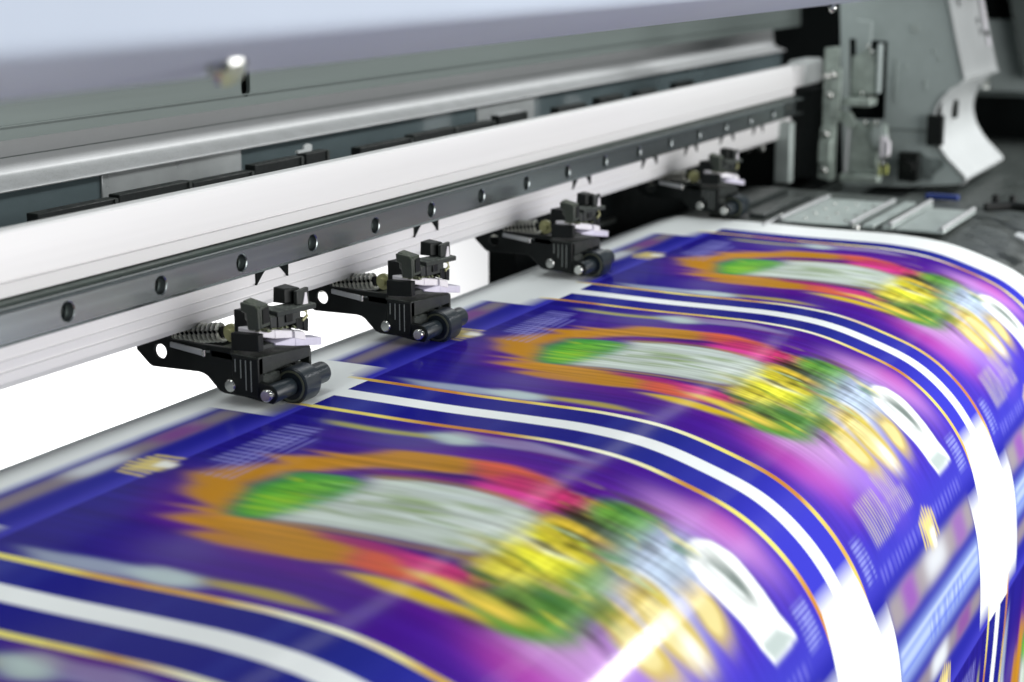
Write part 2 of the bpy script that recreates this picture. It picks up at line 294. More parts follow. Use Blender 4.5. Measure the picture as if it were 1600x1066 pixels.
  ((228, 214, 150), 0.9, 0, [(0.624,1.025),(0.634,1.042),(0.628,1.062),(0.606,1.081),(0.589,1.083),(0.581,1.066),(0.586,1.048),(0.594,1.025)]),
  ((206, 184, 92), 1, 1, [(0.575,0.949),(0.56,0.996),(0.552,1.037),(0.547,1.081),(0.53,1.101),(0.483,1.098),(0.46,1.076),(0.45,1.033),(0.474,0.981),(0.495,0.948)]),
  ((228, 214, 150), 0.9, 0, [(0.538,0.981),(0.536,1.009),(0.532,1.034),(0.527,1.062),(0.514,1.074),(0.485,1.072),(0.473,1.059),(0.469,1.032),(0.482,1.0),(0.49,0.98)]),
  ((206, 184, 92), 1, 1, [(0.464,0.945),(0.456,0.987),(0.45,1.033),(0.448,1.081),(0.412,1.085),(0.382,1.067),(0.371,1.024),(0.386,0.983),(0.412,0.942)]),
  ((228, 214, 150), 0.9, 0, [(0.437,0.973),(0.437,0.999),(0.434,1.027),(0.43,1.056),(0.407,1.059),(0.39,1.048),(0.386,1.021),(0.394,0.996),(0.405,0.971)]),
  ((250, 250, 245), 0.95, 1, [(0.518,1.041),(0.531,1.061),(0.528,1.092),(0.493,1.095),(0.473,1.074)]),
  ((160, 172, 190), 0.85, 1, [(0.136,0.251),(0.144,0.338),(0.151,0.432),(0.152,0.51),(0.144,0.535),(0.119,0.534),(0.113,0.471),(0.103,0.391),(0.104,0.3)]),
  ((185, 205, 205), 0.95, 1, [(0.135,0.425),(0.162,0.454),(0.156,0.517),(0.136,0.538),(0.105,0.515),(0.111,0.453)]),
  ((190, 175, 60), 0.85, 1, [(0.155,0.527),(0.155,0.603),(0.151,0.669),(0.136,0.723),(0.127,0.657),(0.133,0.542)]),
  ((170, 170, 90), 0.9, 1, [(0.845,0.282),(0.841,0.387),(0.848,0.477),(0.828,0.487),(0.819,0.399),(0.823,0.296)]),
  ((185, 205, 200), 0.95, 1, [(0.849,0.464),(0.882,0.504),(0.868,0.557),(0.831,0.565),(0.805,0.522)]),
  ((160, 160, 200), 0.85, 1, [(0.873,0.543),(0.878,0.631),(0.853,0.735),(0.837,0.726),(0.835,0.64),(0.834,0.563)]),
]

PV, PUU = 1.33, 1.0; RES = 500
H, W = int(PV*RES), int(PUU*RES); V0 = .21
def srgb(c): return np.array(s2l(c))
vv, uu = np.meshgrid((np.arange(H)+.5)/RES+V0, (np.arange(W)+.5)/RES, indexing='ij')
def gk(sig):
    n = max(1, int(3*sig)); k = np.exp(-.5*(np.arange(-n, n+1)/max(sig, 1e-3))**2); return k/k.sum()
def blur(Aimg, su, sv):
    k0 = np.fft.rfftfreq(Aimg.shape[1]); k1 = np.fft.fftfreq(Aimg.shape[0])
    G = np.exp(-2*np.pi**2*((su*k0)[None, :]**2+(sv*k1)[:, None]**2))
    sh = Aimg.shape
    if Aimg.ndim == 3: return np.stack([blur(Aimg[..., i], su, sv) for i in range(sh[2])], -1)
    return np.fft.irfft2(np.fft.rfft2(Aimg)*G, s=sh)
def poly(pts):
    m = np.zeros((H, W), bool); pts = np.array(pts)
    for dv in (0, -PV, PV):
        P = pts+np.array([0, dv])
        if P[:, 1].max() < V0 or P[:, 1].min() > V0+PV: continue
        ins = np.zeros((H, W), bool); n = len(P)
        for i in range(n):
            (x1, y1), (x2, y2) = P[i], P[(i+1) % n]
            if y1 == y2: continue
            cnd = ((y1 > vv) != (y2 > vv)) & (uu < (x2-x1)*(vv-y1)/(y2-y1)+x1); ins ^= cnd
        m |= ins
    return m.astype(float)
def rect(u0, u1, v0, v1): return poly([(u0, v0), (u1, v0), (u1, v1), (u0, v1)])
def streak(seed, su, sv):
    r = np.random.default_rng(seed).standard_normal((H, W)); r = blur(r, su, sv); return r/r.std()
# base inks, with the dim flat and lit front put into the tone
vv2 = vv
navy, blue, purple, violet = srgb((35, 28, 136)), srgb((64, 62, 186)), srgb((80, 14, 126)), srgb((96, 70, 196))
def ramp(x, a_, b_): return np.clip((x-a_)/(b_-a_), 0, 1)[..., None]
art = navy*(1-ramp(vv, .55, 1.0))+srgb((50, 44, 176))*ramp(vv, .55, 1.0)
cen = np.exp(-((uu-.5)/.34)**4)[..., None]
pz = np.exp(-((vv-.70)/.34)**4)[..., None]
art = art*(1-.92*cen*pz)+purple*.92*cen*pz
edge = np.exp(-((vv-.75)/.28)**4)[..., None]*(1-cen)
art = art*(1-.8*edge)+srgb((80, 22, 140))*.8*edge
pz2 = np.exp(-((vv-1.08)/.10)**2)[..., None]
art = art*(1-.45*pz2)+violet*.45*pz2
lo = ramp(vv, 1.12, 1.2)
art = art*(1-lo)+blue*lo
ls = streak(1, 2.5, 40)[..., None]*.07; art = art*(1+ls*(1-lo))
def put(col, al, m): 
    global art
    m = (m*al)[..., None]; art = art*(1-m)+srgb(col)*m
BL = {0: (1.2, 2.0), 1: (1.7, 7.), 2: (11., 17.)}
for colr, al, bl, pts in FEATS:
    if len(pts) < 3: continue
    m = poly(pts)
    if bl == 1:
        jit = streak(len(pts)*7+int(pts[0][0]*1000), 1.4, 14); m = blur(m, 1.6, 3.5); m = np.clip(m*(1+.22*2.4*jit*(1-np.abs(2*m-1))), 0, 1); m = blur(m, *BL[1])
    else: m = blur(m, *BL[bl])
    put(colr, al, np.clip(m, 0, 1))
# lengthwise and crosswise smear texture of the picture area
mid = np.exp(-((uu-.52)/.30)**4)*np.clip((vv-.35)/.1, 0, 1)*np.clip((1.04-vv)/.1, 0, 1)
art = art*(1+(streak(3, 1.3, 30)*.10*mid)[..., None])
grn = blur(poly([(.30, .76), (.74, .76), (.74, 1.0), (.34, 1.0)]), 14, 14)
mot = streak(60, 5, 12); mot2 = streak(61, 4, 9); mot3 = streak(62, 3, 14)
for cc_, mm_ in (((44, 40, 24), np.clip(mot-.9, 0, 1)), ((206, 190, 60), np.clip(mot2-1.0, 0, 1)), ((62, 110, 44), np.clip(-mot-.7, 0, 1)), ((176, 196, 150), np.clip(mot3-1.3, 0, 1))): put(cc_, .75, mm_*grn)
bod = blur(poly([(.42, .50), (.60, .48), (.60, .76), (.46, .76)]), 8, 12)
put((128, 152, 96), .6, np.clip(streak(63, 2.6, 16)-.5, 0, 1)*bod); put((222, 232, 228), .6, np.clip(streak(64, 2, 20)-.8, 0, 1)*bod)
lf = blur(poly([(.40, .40), (.58, .40), (.57, .50), (.42, .50)]), 6, 8)
put((180, 206, 40), .6, np.clip(streak(65, 1.8, 14)-.4, 0, 1)*lf); put((40, 120, 50), .6, np.clip(-streak(65, 1.8, 14)-.6, 0, 1)*lf)
bgp = 1-np.clip(grn+bod+lf, 0, 1)
put((120, 24, 130), .35, np.clip(streak(66, 12, 40)-.6, 0, 1)*bgp*np.exp(-((vv-.6)/.25)**4))
art = art*(1+(streak(5, 22, 1.8)*.06*grn)[..., None])*(1+(streak(6, 1.5, 16)*.14*grn)[..., None])
# fine lettering-like hatches
def hatch(u0, u1, v0, v1, col, al, fu=0., fv=0., seed=1, duty=.0):
    m = blur(rect(u0, u1, v0, v1), 2, 2); g = np.ones((H, W))
    if fu: g = g*(.5+.5*np.sin(uu*fu*2*np.pi+.8*streak(seed, 9, 30)))
    if fv: g = g*(.5+.5*np.sin(vv*fv*2*np.pi+.6*streak(seed+1, 30, 9)))
    g = np.clip(g*(1+.35*streak(seed+2, 3, 9)), 0, 1); put(col, al, m*g)
hatch(.56, .79, .245, .305, (150, 150, 220), .55, fu=60, seed=20)
hatch(.50, .74, .27, .33, (150, 150, 220), .35, fv=75, seed=23)
hatch(.35, .49, 1.125, 1.165, (190, 182, 160), .7, fu=95, seed=30)
hatch(.23, .35, 1.09, 1.17, (190, 182, 160), .7, fu=85, seed=33)
hatch(.37, .46, 1.075, 1.13, (190, 182, 160), .6, fu=100, seed=36)
hatch(.815, .875, 1.13, 1.20, (190, 200, 250), .45, fv=120, seed=40)
hatch(.13, .18, 1.13, 1.205, (190, 200, 250), .45, fv=120, seed=43)
hatch(.20, .80, 1.20, 1.225, (150, 150, 235), .3, fu=40, seed=46)
# crosswise bars between two rows of pictures
def bar(v0, v1, u0, u1, col, al=1., s=(5, 2.2)): put(col, al, np.clip(blur(rect(u0, u1, v0, v1), *s), 0, 1))
put((40, 40, 156), 1, blur(rect(.0, 1., 1.225, 1.52), 1, 6))
bar(1.252, 1.306, .185, .815, (150, 142, 148), 1, (6, 4)); bar(1.252, 1.306, .27, .36, (140, 84, 170), .95, (9, 3)); bar(1.256, 1.30, .44, .58, (214, 220, 226), .8, (12, 5))
bar(1.252, 1.306, .66, .75, (140, 92, 170), .85, (9, 3))
bar(1.334, 1.405, .185, .815, (138, 158, 214), 1, (5, 5)); bar(1.344, 1.352, .2, .8, (196, 212, 238), .7, (3, 1.5)); bar(1.362, 1.376, .2, .8, (180, 198, 234), .8, (3, 2)); bar(1.38, 1.386, .2, .8, (110, 130, 214), .8, (3, .8))
hatch(.4, .7, 1.355, 1.40, (90, 110, 210), .5, fu=26, seed=50)
bar(1.430, 1.468, .185, .815, (140, 130, 140), 1, (6, 4)); bar(1.430, 1.468, .60, .72, (130, 74, 150), .9, (9, 3)); bar(1.43, 1.468, .40, .52, (226, 234, 240), .8, (9, 4))
# little crests
def crest(cu, cv, sgn):
    for k in range(7):
        t = (k-3)/3.; m = blur(poly([(cu+t*.045-.005, cv-.030+abs(t)*.016), (cu+t*.045+.005, cv-.034+abs(t)*.016), (cu+t*.05+.004, cv+.035), (cu+t*.05-.004, cv+.035)]), 1, 1.5)
        put((214, 196, 120), .9, m)
    put((232, 214, 130), .85, blur(poly([(cu-.03, cv-.01), (cu+.03, cv-.01), (cu+.022, cv+.04), (cu-.02, cv+.04)]), 2, 3))
    put((244, 246, 240), .95, blur(poly([(cu-.002, cv+.012), (cu+.03, cv+.014), (cu+.022, cv+.045), (cu+.0, cv+.045)]), 2, 2))
crest(.52, 1.215, 1); crest(.50, 1.505, 1)
art = np.clip(art, .004, .95)
WHITE = srgb((240, 244, 244))

XA, XB_ = 0.02, 4.68                            # sheet edges in printed-column units
nx, ns = 1300, 760
xg = np.linspace(XA, XB_, nx); sg = np.concatenate([np.linspace(-.19, 1.75, 640), np.linspace(1.753, SS[-1]-.02, ns-640)])
yy = np.interp(sg, SS, CU[:, 0]); zz = np.interp(sg, SS, CU[:, 1])
co = np.zeros((ns, nx, 3), np.float32); co[..., 0] = xg[None]*PU
# slight unevenness of the film
wob = (np.sin(xg*7.3)[None]*np.sin(sg*5.1+1)[:, None]*.5+np.sin(xg*17+2)[None]*np.sin(sg*3+2)[:, None]*.3)*.00022
co[..., 1] = yy[:, None]*PU; co[..., 2] = zz[:, None]*PU
nyv = np.interp(sg, SS, NRM[:, 0]); nzv = np.interp(sg, SS, NRM[:, 1])
co[..., 1] += nyv[:, None]*wob; co[..., 2] += nzv[:, None]*wob
idx = np.arange(nx*ns).reshape(ns, nx)
q = np.stack([idx[:-1, :-1], idx[:-1, 1:], idx[1:, 1:], idx[1:, :-1]], -1).reshape(-1, 4)[:, ::-1]
me = D.meshes.new('printed_sheet'); me.vertices.add(nx*ns); me.vertices.foreach_set('co', co.ravel())
me.loops.add(q.size); me.loops.foreach_set('vertex_index', q.ravel().astype(np.int32))
me.polygons.add(len(q)); me.polygons.foreach_set('loop_start', np.arange(0, q.size, 4, dtype=np.int32))
me.update(calc_edges=True); me.polygons.foreach_set('use_smooth', np.ones(len(q), bool))
# sample artwork
U = xg-1.55; Ug, Sg = np.meshgrid(U, sg)
um = np.mod(Ug, 1.0); vm = V0+np.mod(Sg-V0, PV)
fi = (vm-V0)*RES-.5; fj = um*RES-.5
i0 = np.floor(fi).astype(int); j0 = np.floor(fj).astype(int); di = (fi-i0)[..., None]; dj = (fj-j0)[..., None]
g = lambda i, j: art[np.mod(i, H), np.mod(j, W)]
colr = (g(i0, j0)*(1-di)+g(i0+1, j0)*di)*(1-dj)+(g(i0, j0+1)*(1-di)+g(i0+1, j0+1)*di)*dj
del art
ca = me.color_attributes.new('ink', 'FLOAT_COLOR', 'POINT')
ca.data.foreach_set('color', np.concatenate([colr, np.ones((ns, nx, 1))], -1).astype(np.float32).ravel())
at = me.attributes.new('us', 'FLOAT_VECTOR', 'POINT')
at.data.foreach_set('vector', np.stack([Ug, Sg, np.zeros_like(Ug)], -1).astype(np.float32).ravel())
# sheet material: ink attribute + crisp margins and gold rules drawn from (u, s)
m = D.materials.new('glossy_printed_film'); m.use_nodes = True; N = m.node_tree.nodes; L = m.node_tree.links; p = N['Principled BSDF']
def math_(op, x, y=None, z=None, clamp=False):
    n = N.new('ShaderNodeMath'); n.operation = op; n.use_clamp = clamp
    for k, v in enumerate((x, y, z)):
        if v is None: continue
        if isinstance(v, (int, float)): n.inputs[k].default_value = float(v)
        else: L.new(v, n.inputs[k])
    return n.outputs[0]
ai = N.new('ShaderNodeAttribute'); ai.attribute_name = 'ink'
au = N.new('ShaderNodeAttribute'); au.attribute_name = 'us'; sp = N.new('ShaderNodeSeparateXYZ'); L.new(au.outputs['Vector'], sp.inputs[0])
u, s = sp.outputs['X'], sp.outputs['Y']
du = math_('ABSOLUTE', math_('SUBTRACT', u, math_('ROUND', u)))             # distance from the nearest column border
v = math_('ADD', math_('FLOORED_MODULO', math_('SUBTRACT', s, V0), PV), V0)
def below(x, t, w=.003): return math_('MULTIPLY_ADD', math_('SUBTRACT', t, x), 1/w, .5, clamp=True)   # 1 where x < t
def above(x, t, w=.003): return math_('MULTIPLY_ADD', math_('SUBTRACT', x, t), 1/w, .5, clamp=True)
def mix(fac, A, B):
    n = N.new('ShaderNodeMix'); n.data_type = 'RGBA'; L.new(fac, n.inputs[0])
    for k, v_ in ((6, A), (7, B)):
        if isinstance(v_, tuple): n.inputs[k].default_value = (*v_, 1)
        else: L.new(v_, n.inputs[k])
    return n.outputs[2]
# navy side bands
bw = N.new('ShaderNodeTexNoise'); bw.noise_dimensions = '1D'; bw.inputs['Scale'].default_value = 5.5; L.new(s, bw.inputs['W'])
bn = mix(math_('MULTIPLY', math_('SUBTRACT', bw.outputs[0], .48), 3., clamp=True), s2l((28, 28, 132)), s2l((56, 68, 160)))
bn = mix(above(v, .93, .25), bn, s2l((62, 62, 196)))  # lighter tone put in towards the lit front of the sheet
colx = mix(below(du, .097), ai.outputs['Color'], bn)
# gold rules
gs = N.new('ShaderNodeTexNoise'); gs.noise_dimensions = '1D'; gs.inputs['Scale'].default_value = 4.2; L.new(math_('ADD', s, math_('MULTIPLY', u, .9)), gs.inputs['W'])
gold = mix(math_('MULTIPLY', math_('SUBTRACT', gs.outputs[0], .40), 5., clamp=True), s2l((196, 132, 60)), s2l((236, 226, 120)))
gold = mix(math_('MULTIPLY', above(v, .64, .1), below(v, .82, .1)), gold, s2l((244, 244, 214)))
gl = math_('MULTIPLY', above(du, .090), below(du, .1055)); colx = mix(gl, colx, gold)
# white gutters
gut = below(du, .0225)
hw = math_('MULTIPLY_ADD', math_('MULTIPLY', math_('SUBTRACT', v, 1.17), 1.0, clamp=True), .24, .0925)
wide = math_('MULTIPLY', above(v, 1.158, .04), below(du, math_('MINIMUM', hw, .120)))
jog = math_('MULTIPLY', math_('MULTIPLY', above(v, 1.270, .05), below(v, 1.505, .045)), below(du, .187))
wide = math_('MULTIPLY', wide, math_('MAXIMUM', below(v, 1.50, .01), below(du, .0925)))
wh = math_('MAXIMUM', math_('MAXIMUM', gut, wide), jog)
marg = above(u, 2.975); lastb = math_('MULTIPLY', above(u, 2.975-.002), 1.)
wh = math_('MAXIMUM', wh, marg)
wh = math_('MAXIMUM', wh, math_('MULTIPLY', below(s, .078, .03), 1.))
tn = N.new('ShaderNodeTexNoise'); tn.inputs['Scale'].default_value = 3; L.new(au.outputs['Vector'], tn.inputs['Vector'])
colx = mix(wh, colx, s2l((238, 243, 242)))
L.new(colx, p.inputs['Base Color'])
p.inputs['Roughness'].default_value = .30; p.inputs['Specular IOR Level'].default_value = 0
p.inputs['Coat Weight'].default_value = .18; p.inputs['Coat Roughness'].default_value = .13; p.inputs['Coat IOR'].default_value = 1.42
nz = N.new('ShaderNodeTexNoise'); nz.inputs['Scale'].default_value = 22; nz.inputs['Detail'].default_value = 3
tc = N.new('ShaderNodeTexCoord'); mp = N.new('ShaderNodeMapping'); mp.inputs['Scale'].default_value = (1, .4, .4); L.new(tc.outputs['Object'], mp.inputs[0]); L.new(mp.outputs[0], nz.inputs['Vector'])
bp = N.new('ShaderNodeBump'); bp.inputs['Strength'].default_value = .12; bp.inputs['Distance'].default_value = .002; L.new(nz.outputs[0], bp.inputs['Height']); L.new(bp.outputs[0], p.inputs['Coat Normal'])
me.materials.append(m)
sheet = D.objects.new('printed_sheet', me); COL.objects.link(sheet)
tag(sheet, 'glossy blue, purple and orange printed sheet with white gutters curving over the platen', 'printed sheet')

# ------------------------------------------------------------------ beam and rail
beam = empty('gantry_beam', (.15, .50, -.171)); tag(beam, 'long white aluminium beam crossing the printer above the sheet', 'beam')
BO = Vector(beam.location)
def child(name, bm, m, par, **k):
    for v_ in bm.verts: v_.co -= par.location
    return link(name, bm, m, par, **k)
bm = bmesh.new()
prof = [(.4690,-.1356),(.4690,-.1350),(.4662,-.1338),(.4660,-.1285),(.4672,-.1281),(.4672,-.1276),(.4660,-.1272),(.4668,-.1200),(.4678,-.1120),(.4686,-.1098),(.4700,-.1090),(.4760,-.1090),(.4790,-.1098),(.4798,-.1120),(.4800,-.1350),
        (.545,-.150),(.545,-.171),(.500,-.1725),(.4755,-.1722),(.4712,-.1708),(.4692,-.1680),(.4690,-.1640),(.4700,-.1636),(.4700,-.1631),(.4690,-.1627),(.4686,-.1592),(.4694,-.1588),(.4694,-.1584),(.4684,-.1580),(.4682,-.1500),(.4690,-.1490)]
prof = [(y, z) for y, z in prof]
ext(bm, prof, .15, 1.530); box(bm, 1.5302, 1.5575, .4664, .4790, -.1278, -.1094)
child('beam_profile', bm, 'alu', beam, smooth=True, ang=28)
# dark wedges painted in for the shade of notches under the rail
for k, x in enumerate([.6892,.7151,.8428,.8687,1.0561,1.0833,1.177,1.2044,1.2638,1.2889,1.3432,1.3742,1.425,1.450]):
    bm = bmesh.new(); s_ = 1 if k % 2 == 0 else -1
    tri = [(0, -.1497), (.0150*s_, -.1497), (.0095*s_, -.1520), (.0055*s_, -.1546), (.0004*s_, -.1590)]
    A = [bm.verts.new((x+t-.001*s_, .4676, z)) for t, z in tri]; B = [bm.verts.new((x+t-.001*s_, .4688, z)) for t, z in tri]
    bm.faces.new(A); bm.faces.new(B[::-1])
    for i in range(5): bm.faces.new((A[i], A[(i+1) % 5], B[(i+1) % 5], B[i]))
    child('notch_shade', bm, 'void', beam)
bm = bmesh.new(); box(bm, 1.5576, 1.610, .464, .482, -.1285, -.1060)
child('end_cap', bm, 'cabwhite', beam, bev=.003)
bm = bmesh.new(); box(bm, 1.6102, 1.622, .467, .480, -.1265, -.1090); child('cap_tab', bm, 'bracket', beam, bev=.001)

rail = empty('linear_rail', (.541, .4575, -.1429)); tag(rail, 'dark ground-steel guide rail with a row of round bolt holes along the beam front', 'guide rail')
x0r, x1r, pitch, hr = .541-.06*6-.03, .541+.06*15+.03, .06, .0039
zc = -.1429; zt, zb = -.1362, -.1496
bm = bmesh.new()
nseg = 32
for k in range(22):
    cx = .541-.06*6+.06*k
    if cx-.03 > 1.52: break
    # front face with a real counterbore
    R = [bm.verts.new((cx+hr*math.cos(2*math.pi*i/nseg), .4570, zc+hr*math.sin(2*math.pi*i/nseg))) for i in range(nseg)]
    R1 = [bm.verts.new((cx+(hr+.0005)*math.cos(2*math.pi*i/nseg), .4566, zc+(hr+.0005)*math.sin(2*math.pi*i/nseg))) for i in range(nseg)]
    R2 = [bm.verts.new((cx+hr*math.cos(2*math.pi*i/nseg), .4625, zc+hr*math.sin(2*math.pi*i/nseg))) for i in range(nseg)]
    for i in range(nseg):
        j = (i+1) % nseg; bm.faces.new((R[i], R[j], R2[j], R2[i])); bm.faces.new((R1[i], R1[j], R[j], R[i]))
    bm.faces.new(R2)
    O = []
    for i in range(nseg):
        an = 2*math.pi*i/nseg; cs, sn = math.cos(an), math.sin(an)
        hx, hz = .012, .0056; t = min(hx/abs(cs) if abs(cs) > 1e-6 else 9, hz/abs(sn) if abs(sn) > 1e-6 else 9)
        O.append(bm.verts.new((cx+cs*t, .4566, zc+sn*t)))
    for i in range(nseg):
        j = (i+1) % nseg; bm.faces.new((R1[i], O[i], O[j], R1[j]))
    # corners of the inner rectangle
    for sx in (-1, 1):
        for sz in (-1, 1):
            cv = bm.verts.new((cx+sx*.012, .4566, zc+sz*.0056)); an0 = math.atan2(sz*.0056, sx*.012)
            i = int(math.floor((an0 % (2*math.pi))/(2*math.pi/nseg))); bm.faces.new((O[i], cv, O[(i+1) % nseg]))
    q_ = [(cx-.03, cx-.012), (cx+.012, cx+.03)]
    for xa, xb in q_:
        vs = [bm.verts.new((xa, .4566, zc-.0056)), bm.verts.new((xb, .4566, zc-.0056)), bm.verts.new((xb, .4566, zc+.0056)), bm.verts.new((xa, .4566, zc+.0056))]; bm.faces.new(vs)
fr = bm
me_ = None
o = child('rail_face', fr, 'rail', rail)
bm = bmesh.new()
xr0, xr1 = .541-.36-.03, 1.528
top = [(.4566, zc+.0056), (.4578, zt+.0004), (.4600, zt+.0004), (.4604, zt-.0012), (.4615, zt-.0012), (.4618, zt), (.4682, zt), (.4682, zt-.002), (.4640, zt-.0015), (.4640, zc+.0050)]
bot = [(y, 2*zc-z) for y, z in top]
ext(bm, top, xr0, xr1); ext(bm, bot, xr0, xr1)
box(bm, xr0, xr1, .4641, .4675, zc-.0049, zc+.0049)
child('rail_edge', bm, 'rail', rail, smooth=True)
bm = bmesh.new(); box(bm, xr0, xr1, .4618, .4688, -.1361, -.1347); child('groove_shade', bm, 'groove', rail)  # dark strip painted in for the shaded recess above the rail
for k in range(17):
    cx = .541+.06*k
    if cx > 1.52: break
    bm = bmesh.new(); lathe(bm, [(0, .0031), (-.0008, .0031), (-.0010, .0028), (-.0010, .0013)], (cx, .4624, zc), (0, 1, 0), 20, cap=False)
    lathe(bm, [(-.0010, .0013), (0, .0012)], (cx, .4624, zc), (0, 1, 0), 6)
    child('rail_bolt', bm, 'bolt', rail, smooth=True)

# ------------------------------------------------------------------ rear panels
rp = empty('rear_housing', (.15, .60, -.1)); tag(rp, 'grey-green rear sheet-metal wall behind and above the beam', 'rear wall')
bm = bmesh.new()
slot = [(.8565+.0045*math.cos(t), -.0790-.0045+.0045*math.sin(t)) for t in np.linspace(math.pi, 2*math.pi, 12)]+[(.861, -.066), (.852, -.066)]
# upper panel as a wall in XZ with a slot: build with fill
def plate_y(bm, outer, holes, y0, y1):
    rings = []
    for y in (y0, y1):
        es = []; rr = []
        for lp in [outer]+holes:
            vs = [bm.verts.new((x, y, z)) for x, z in lp]; rr.append(vs)
            es += [bm.edges.new((vs[i], vs[(i+1) % len(vs)])) for i in range(len(vs))]
        bmesh.ops.triangle_fill(bm, use_beauty=True, use_dissolve=False, edges=es); rings.append(rr)
    for A, B in zip(*rings):
        n = len(A)
        for i in range(n): bm.faces.new((A[i], A[(i+1) % n], B[(i+1) % n], B[i]))
plate_y(bm, [(.15, -.0932), (1.935, -.0932), (1.935, .12), (.15, .12)], [slot], .585, .5875)
child('upper_panel', bm, 'sheet', rp)
bm = bmesh.new(); box(bm, .15, 1.935, .5835, .5848, -.0868, -.0862); child('panel_lip', bm, 'sheet', rp)
bm = bmesh.new(); box(bm, .84, .875, .590, .60, -.09, -.06); child('slot_backing', bm, 'void', rp)
bm = bmesh.new()
lp_ = [(.6060,-.0925),(.6052,-.0990),(.6042,-.1060),(.6033,-.1115),(.6022,-.1133),(.5985,-.1150),(.5925,-.1170),(.5900,-.1179),(.5898,-.1183),(.5905,-.1190),(.5980,-.1172),(.6085,-.1100),(.6100,-.0925)]
ext(bm, lp_, .15, 1.90); child('lower_panel', bm, 'sheet_light', rp, smooth=True, ang=50)
bm = bmesh.new(); box(bm, .15, 1.90, .6030, .6040, -.1046, -.1042); child('panel_seam', bm, 'sheet', rp)
gl_ = empty('window_strip', (.15, .596, -.13)); tag(gl_, 'dark glossy strip with painted pale reflections just behind the beam', 'glass strip')
bm = bmesh.new(); box(bm, .15, 1.90, .5945, .598, -.165, -.1186); child('glass_pane', bm, 'glass', gl_)
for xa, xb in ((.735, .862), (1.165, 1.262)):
    bm = bmesh.new(); box(bm, xa, xb, .5932, .5944, -.150, -.1190); child('reflection_plate', bm, 'reflection_pale', gl_, bev=.0005)  # pale plates imitate bright reflections in the glass
# black clips lying along the rear edge of the beam
clips = [(.633,.692,.0045,0),(.6925,.7525,.0062,0),(.7532,.8095,.0044,0),(.810,.8595,.0080,0),(.862,.8875,.0090,1),(.9225,.9875,.0052,0),(.9885,1.0485,.0068,0),(1.049,1.105,.0058,0),(1.111,1.1565,.0084,2),(1.21,1.262,.0052,0),(1.289,1.336,.0068,0),(1.37,1.41,.0054,0),(1.4585,1.50,.0066,0)]
for k, (xa, xb, h, kind) in enumerate(clips):
    e = empty('clip_block', ((xa+xb)/2, .552, -.1275))
    desc = ['leftmost', 'second', 'third', 'fourth', 'fifth, with a pale tab,', 'sixth', 'seventh', 'eighth', 'ninth, grey-topped,', 'tenth', 'eleventh', 'twelfth', 'last'][k]
    tag(e, 'black clip block behind the beam top, %s from the left' % desc, 'clip', 'black clip blocks along the back of the beam')
    bm = bmesh.new(); h *= .74; box(bm, xa+.0004, xb-.0004, .5490, .556, -.150, -.1262+h); child('clip_body', bm, 'clip', e, bev=.0006)
    bm = bmesh.new(); box(bm, xb-.0035, xb-.001, .5482, .5489, -.129, -.1262+h-.0003); child('clip_rib', bm, 'dusty', e)
    if kind == 1:
        bm = bmesh.new(); box(bm, xa-.002, xa+.012, .553, .555, -.1262+h+.0002, -.1262+h+.0016)
        plate_y(bm, [(xa+.009, -.1262+h), (xa+.018, -.1262+h), (xa+.018, -.1262+h+.0030), (xa+.014, -.1262+h+.0042), (xa+.010, -.1262+h+.0030)], [], .5562, .5575)
        child('pale_tab', bm, 'cabwhite', e)
    if kind == 2:
        bm = bmesh.new(); box(bm, xa+.002, xb-.002, .5505, .558, -.1262+h+.0001, -.1262+h+.0008); child('grey_top', bm, 'sheet_light', e)

# ------------------------------------------------------------------ front cover
cv = empty('front_cover', (.2, .26, -.03)); tag(cv, 'pale blue hinged cover lip, out of focus along the top', 'cover')
bm = bmesh.new()
cp = rnd([(.2405,-.0232),(.3045,-.0389),(.3075,-.0375),(.3075,-.030),(.262,-.014),(.235,.14),(.205,.14)], .0045, 5)
ext(bm, cp, -.1, 2.0); child('cover_shell', bm, 'cover', cv, smooth=True, ang=60)
for (x, y, z, s_, lb) in ((.3945,.2797,-.0282,1.45,'shiny thumb screw under the cover lip at the upper left, out of focus'),(1.056,.302,-.0385,.7,'small screw at the cover lip near the top right')):
    e = empty('thumb_screw', (x, y, z)); tag(e, lb, 'screw', 'screws under the cover lip')
    bm = bmesh.new(); lathe(bm, [(0, .0018*s_), (.0035*s_, .0018*s_)], (x, y, z), (-.15, -.75, -.65), 20); child('shank', bm, 'bolt', e, smooth=True)
    bm = bmesh.new()
    lathe(bm, [(.0030*s_, .0030*s_), (.0034*s_, .0036*s_), (.0062*s_, .0036*s_), (.0070*s_, .0028*s_)], (x, y, z), (-.15, -.75, -.65), 24); child('head', bm, 'steel', e, smooth=True)

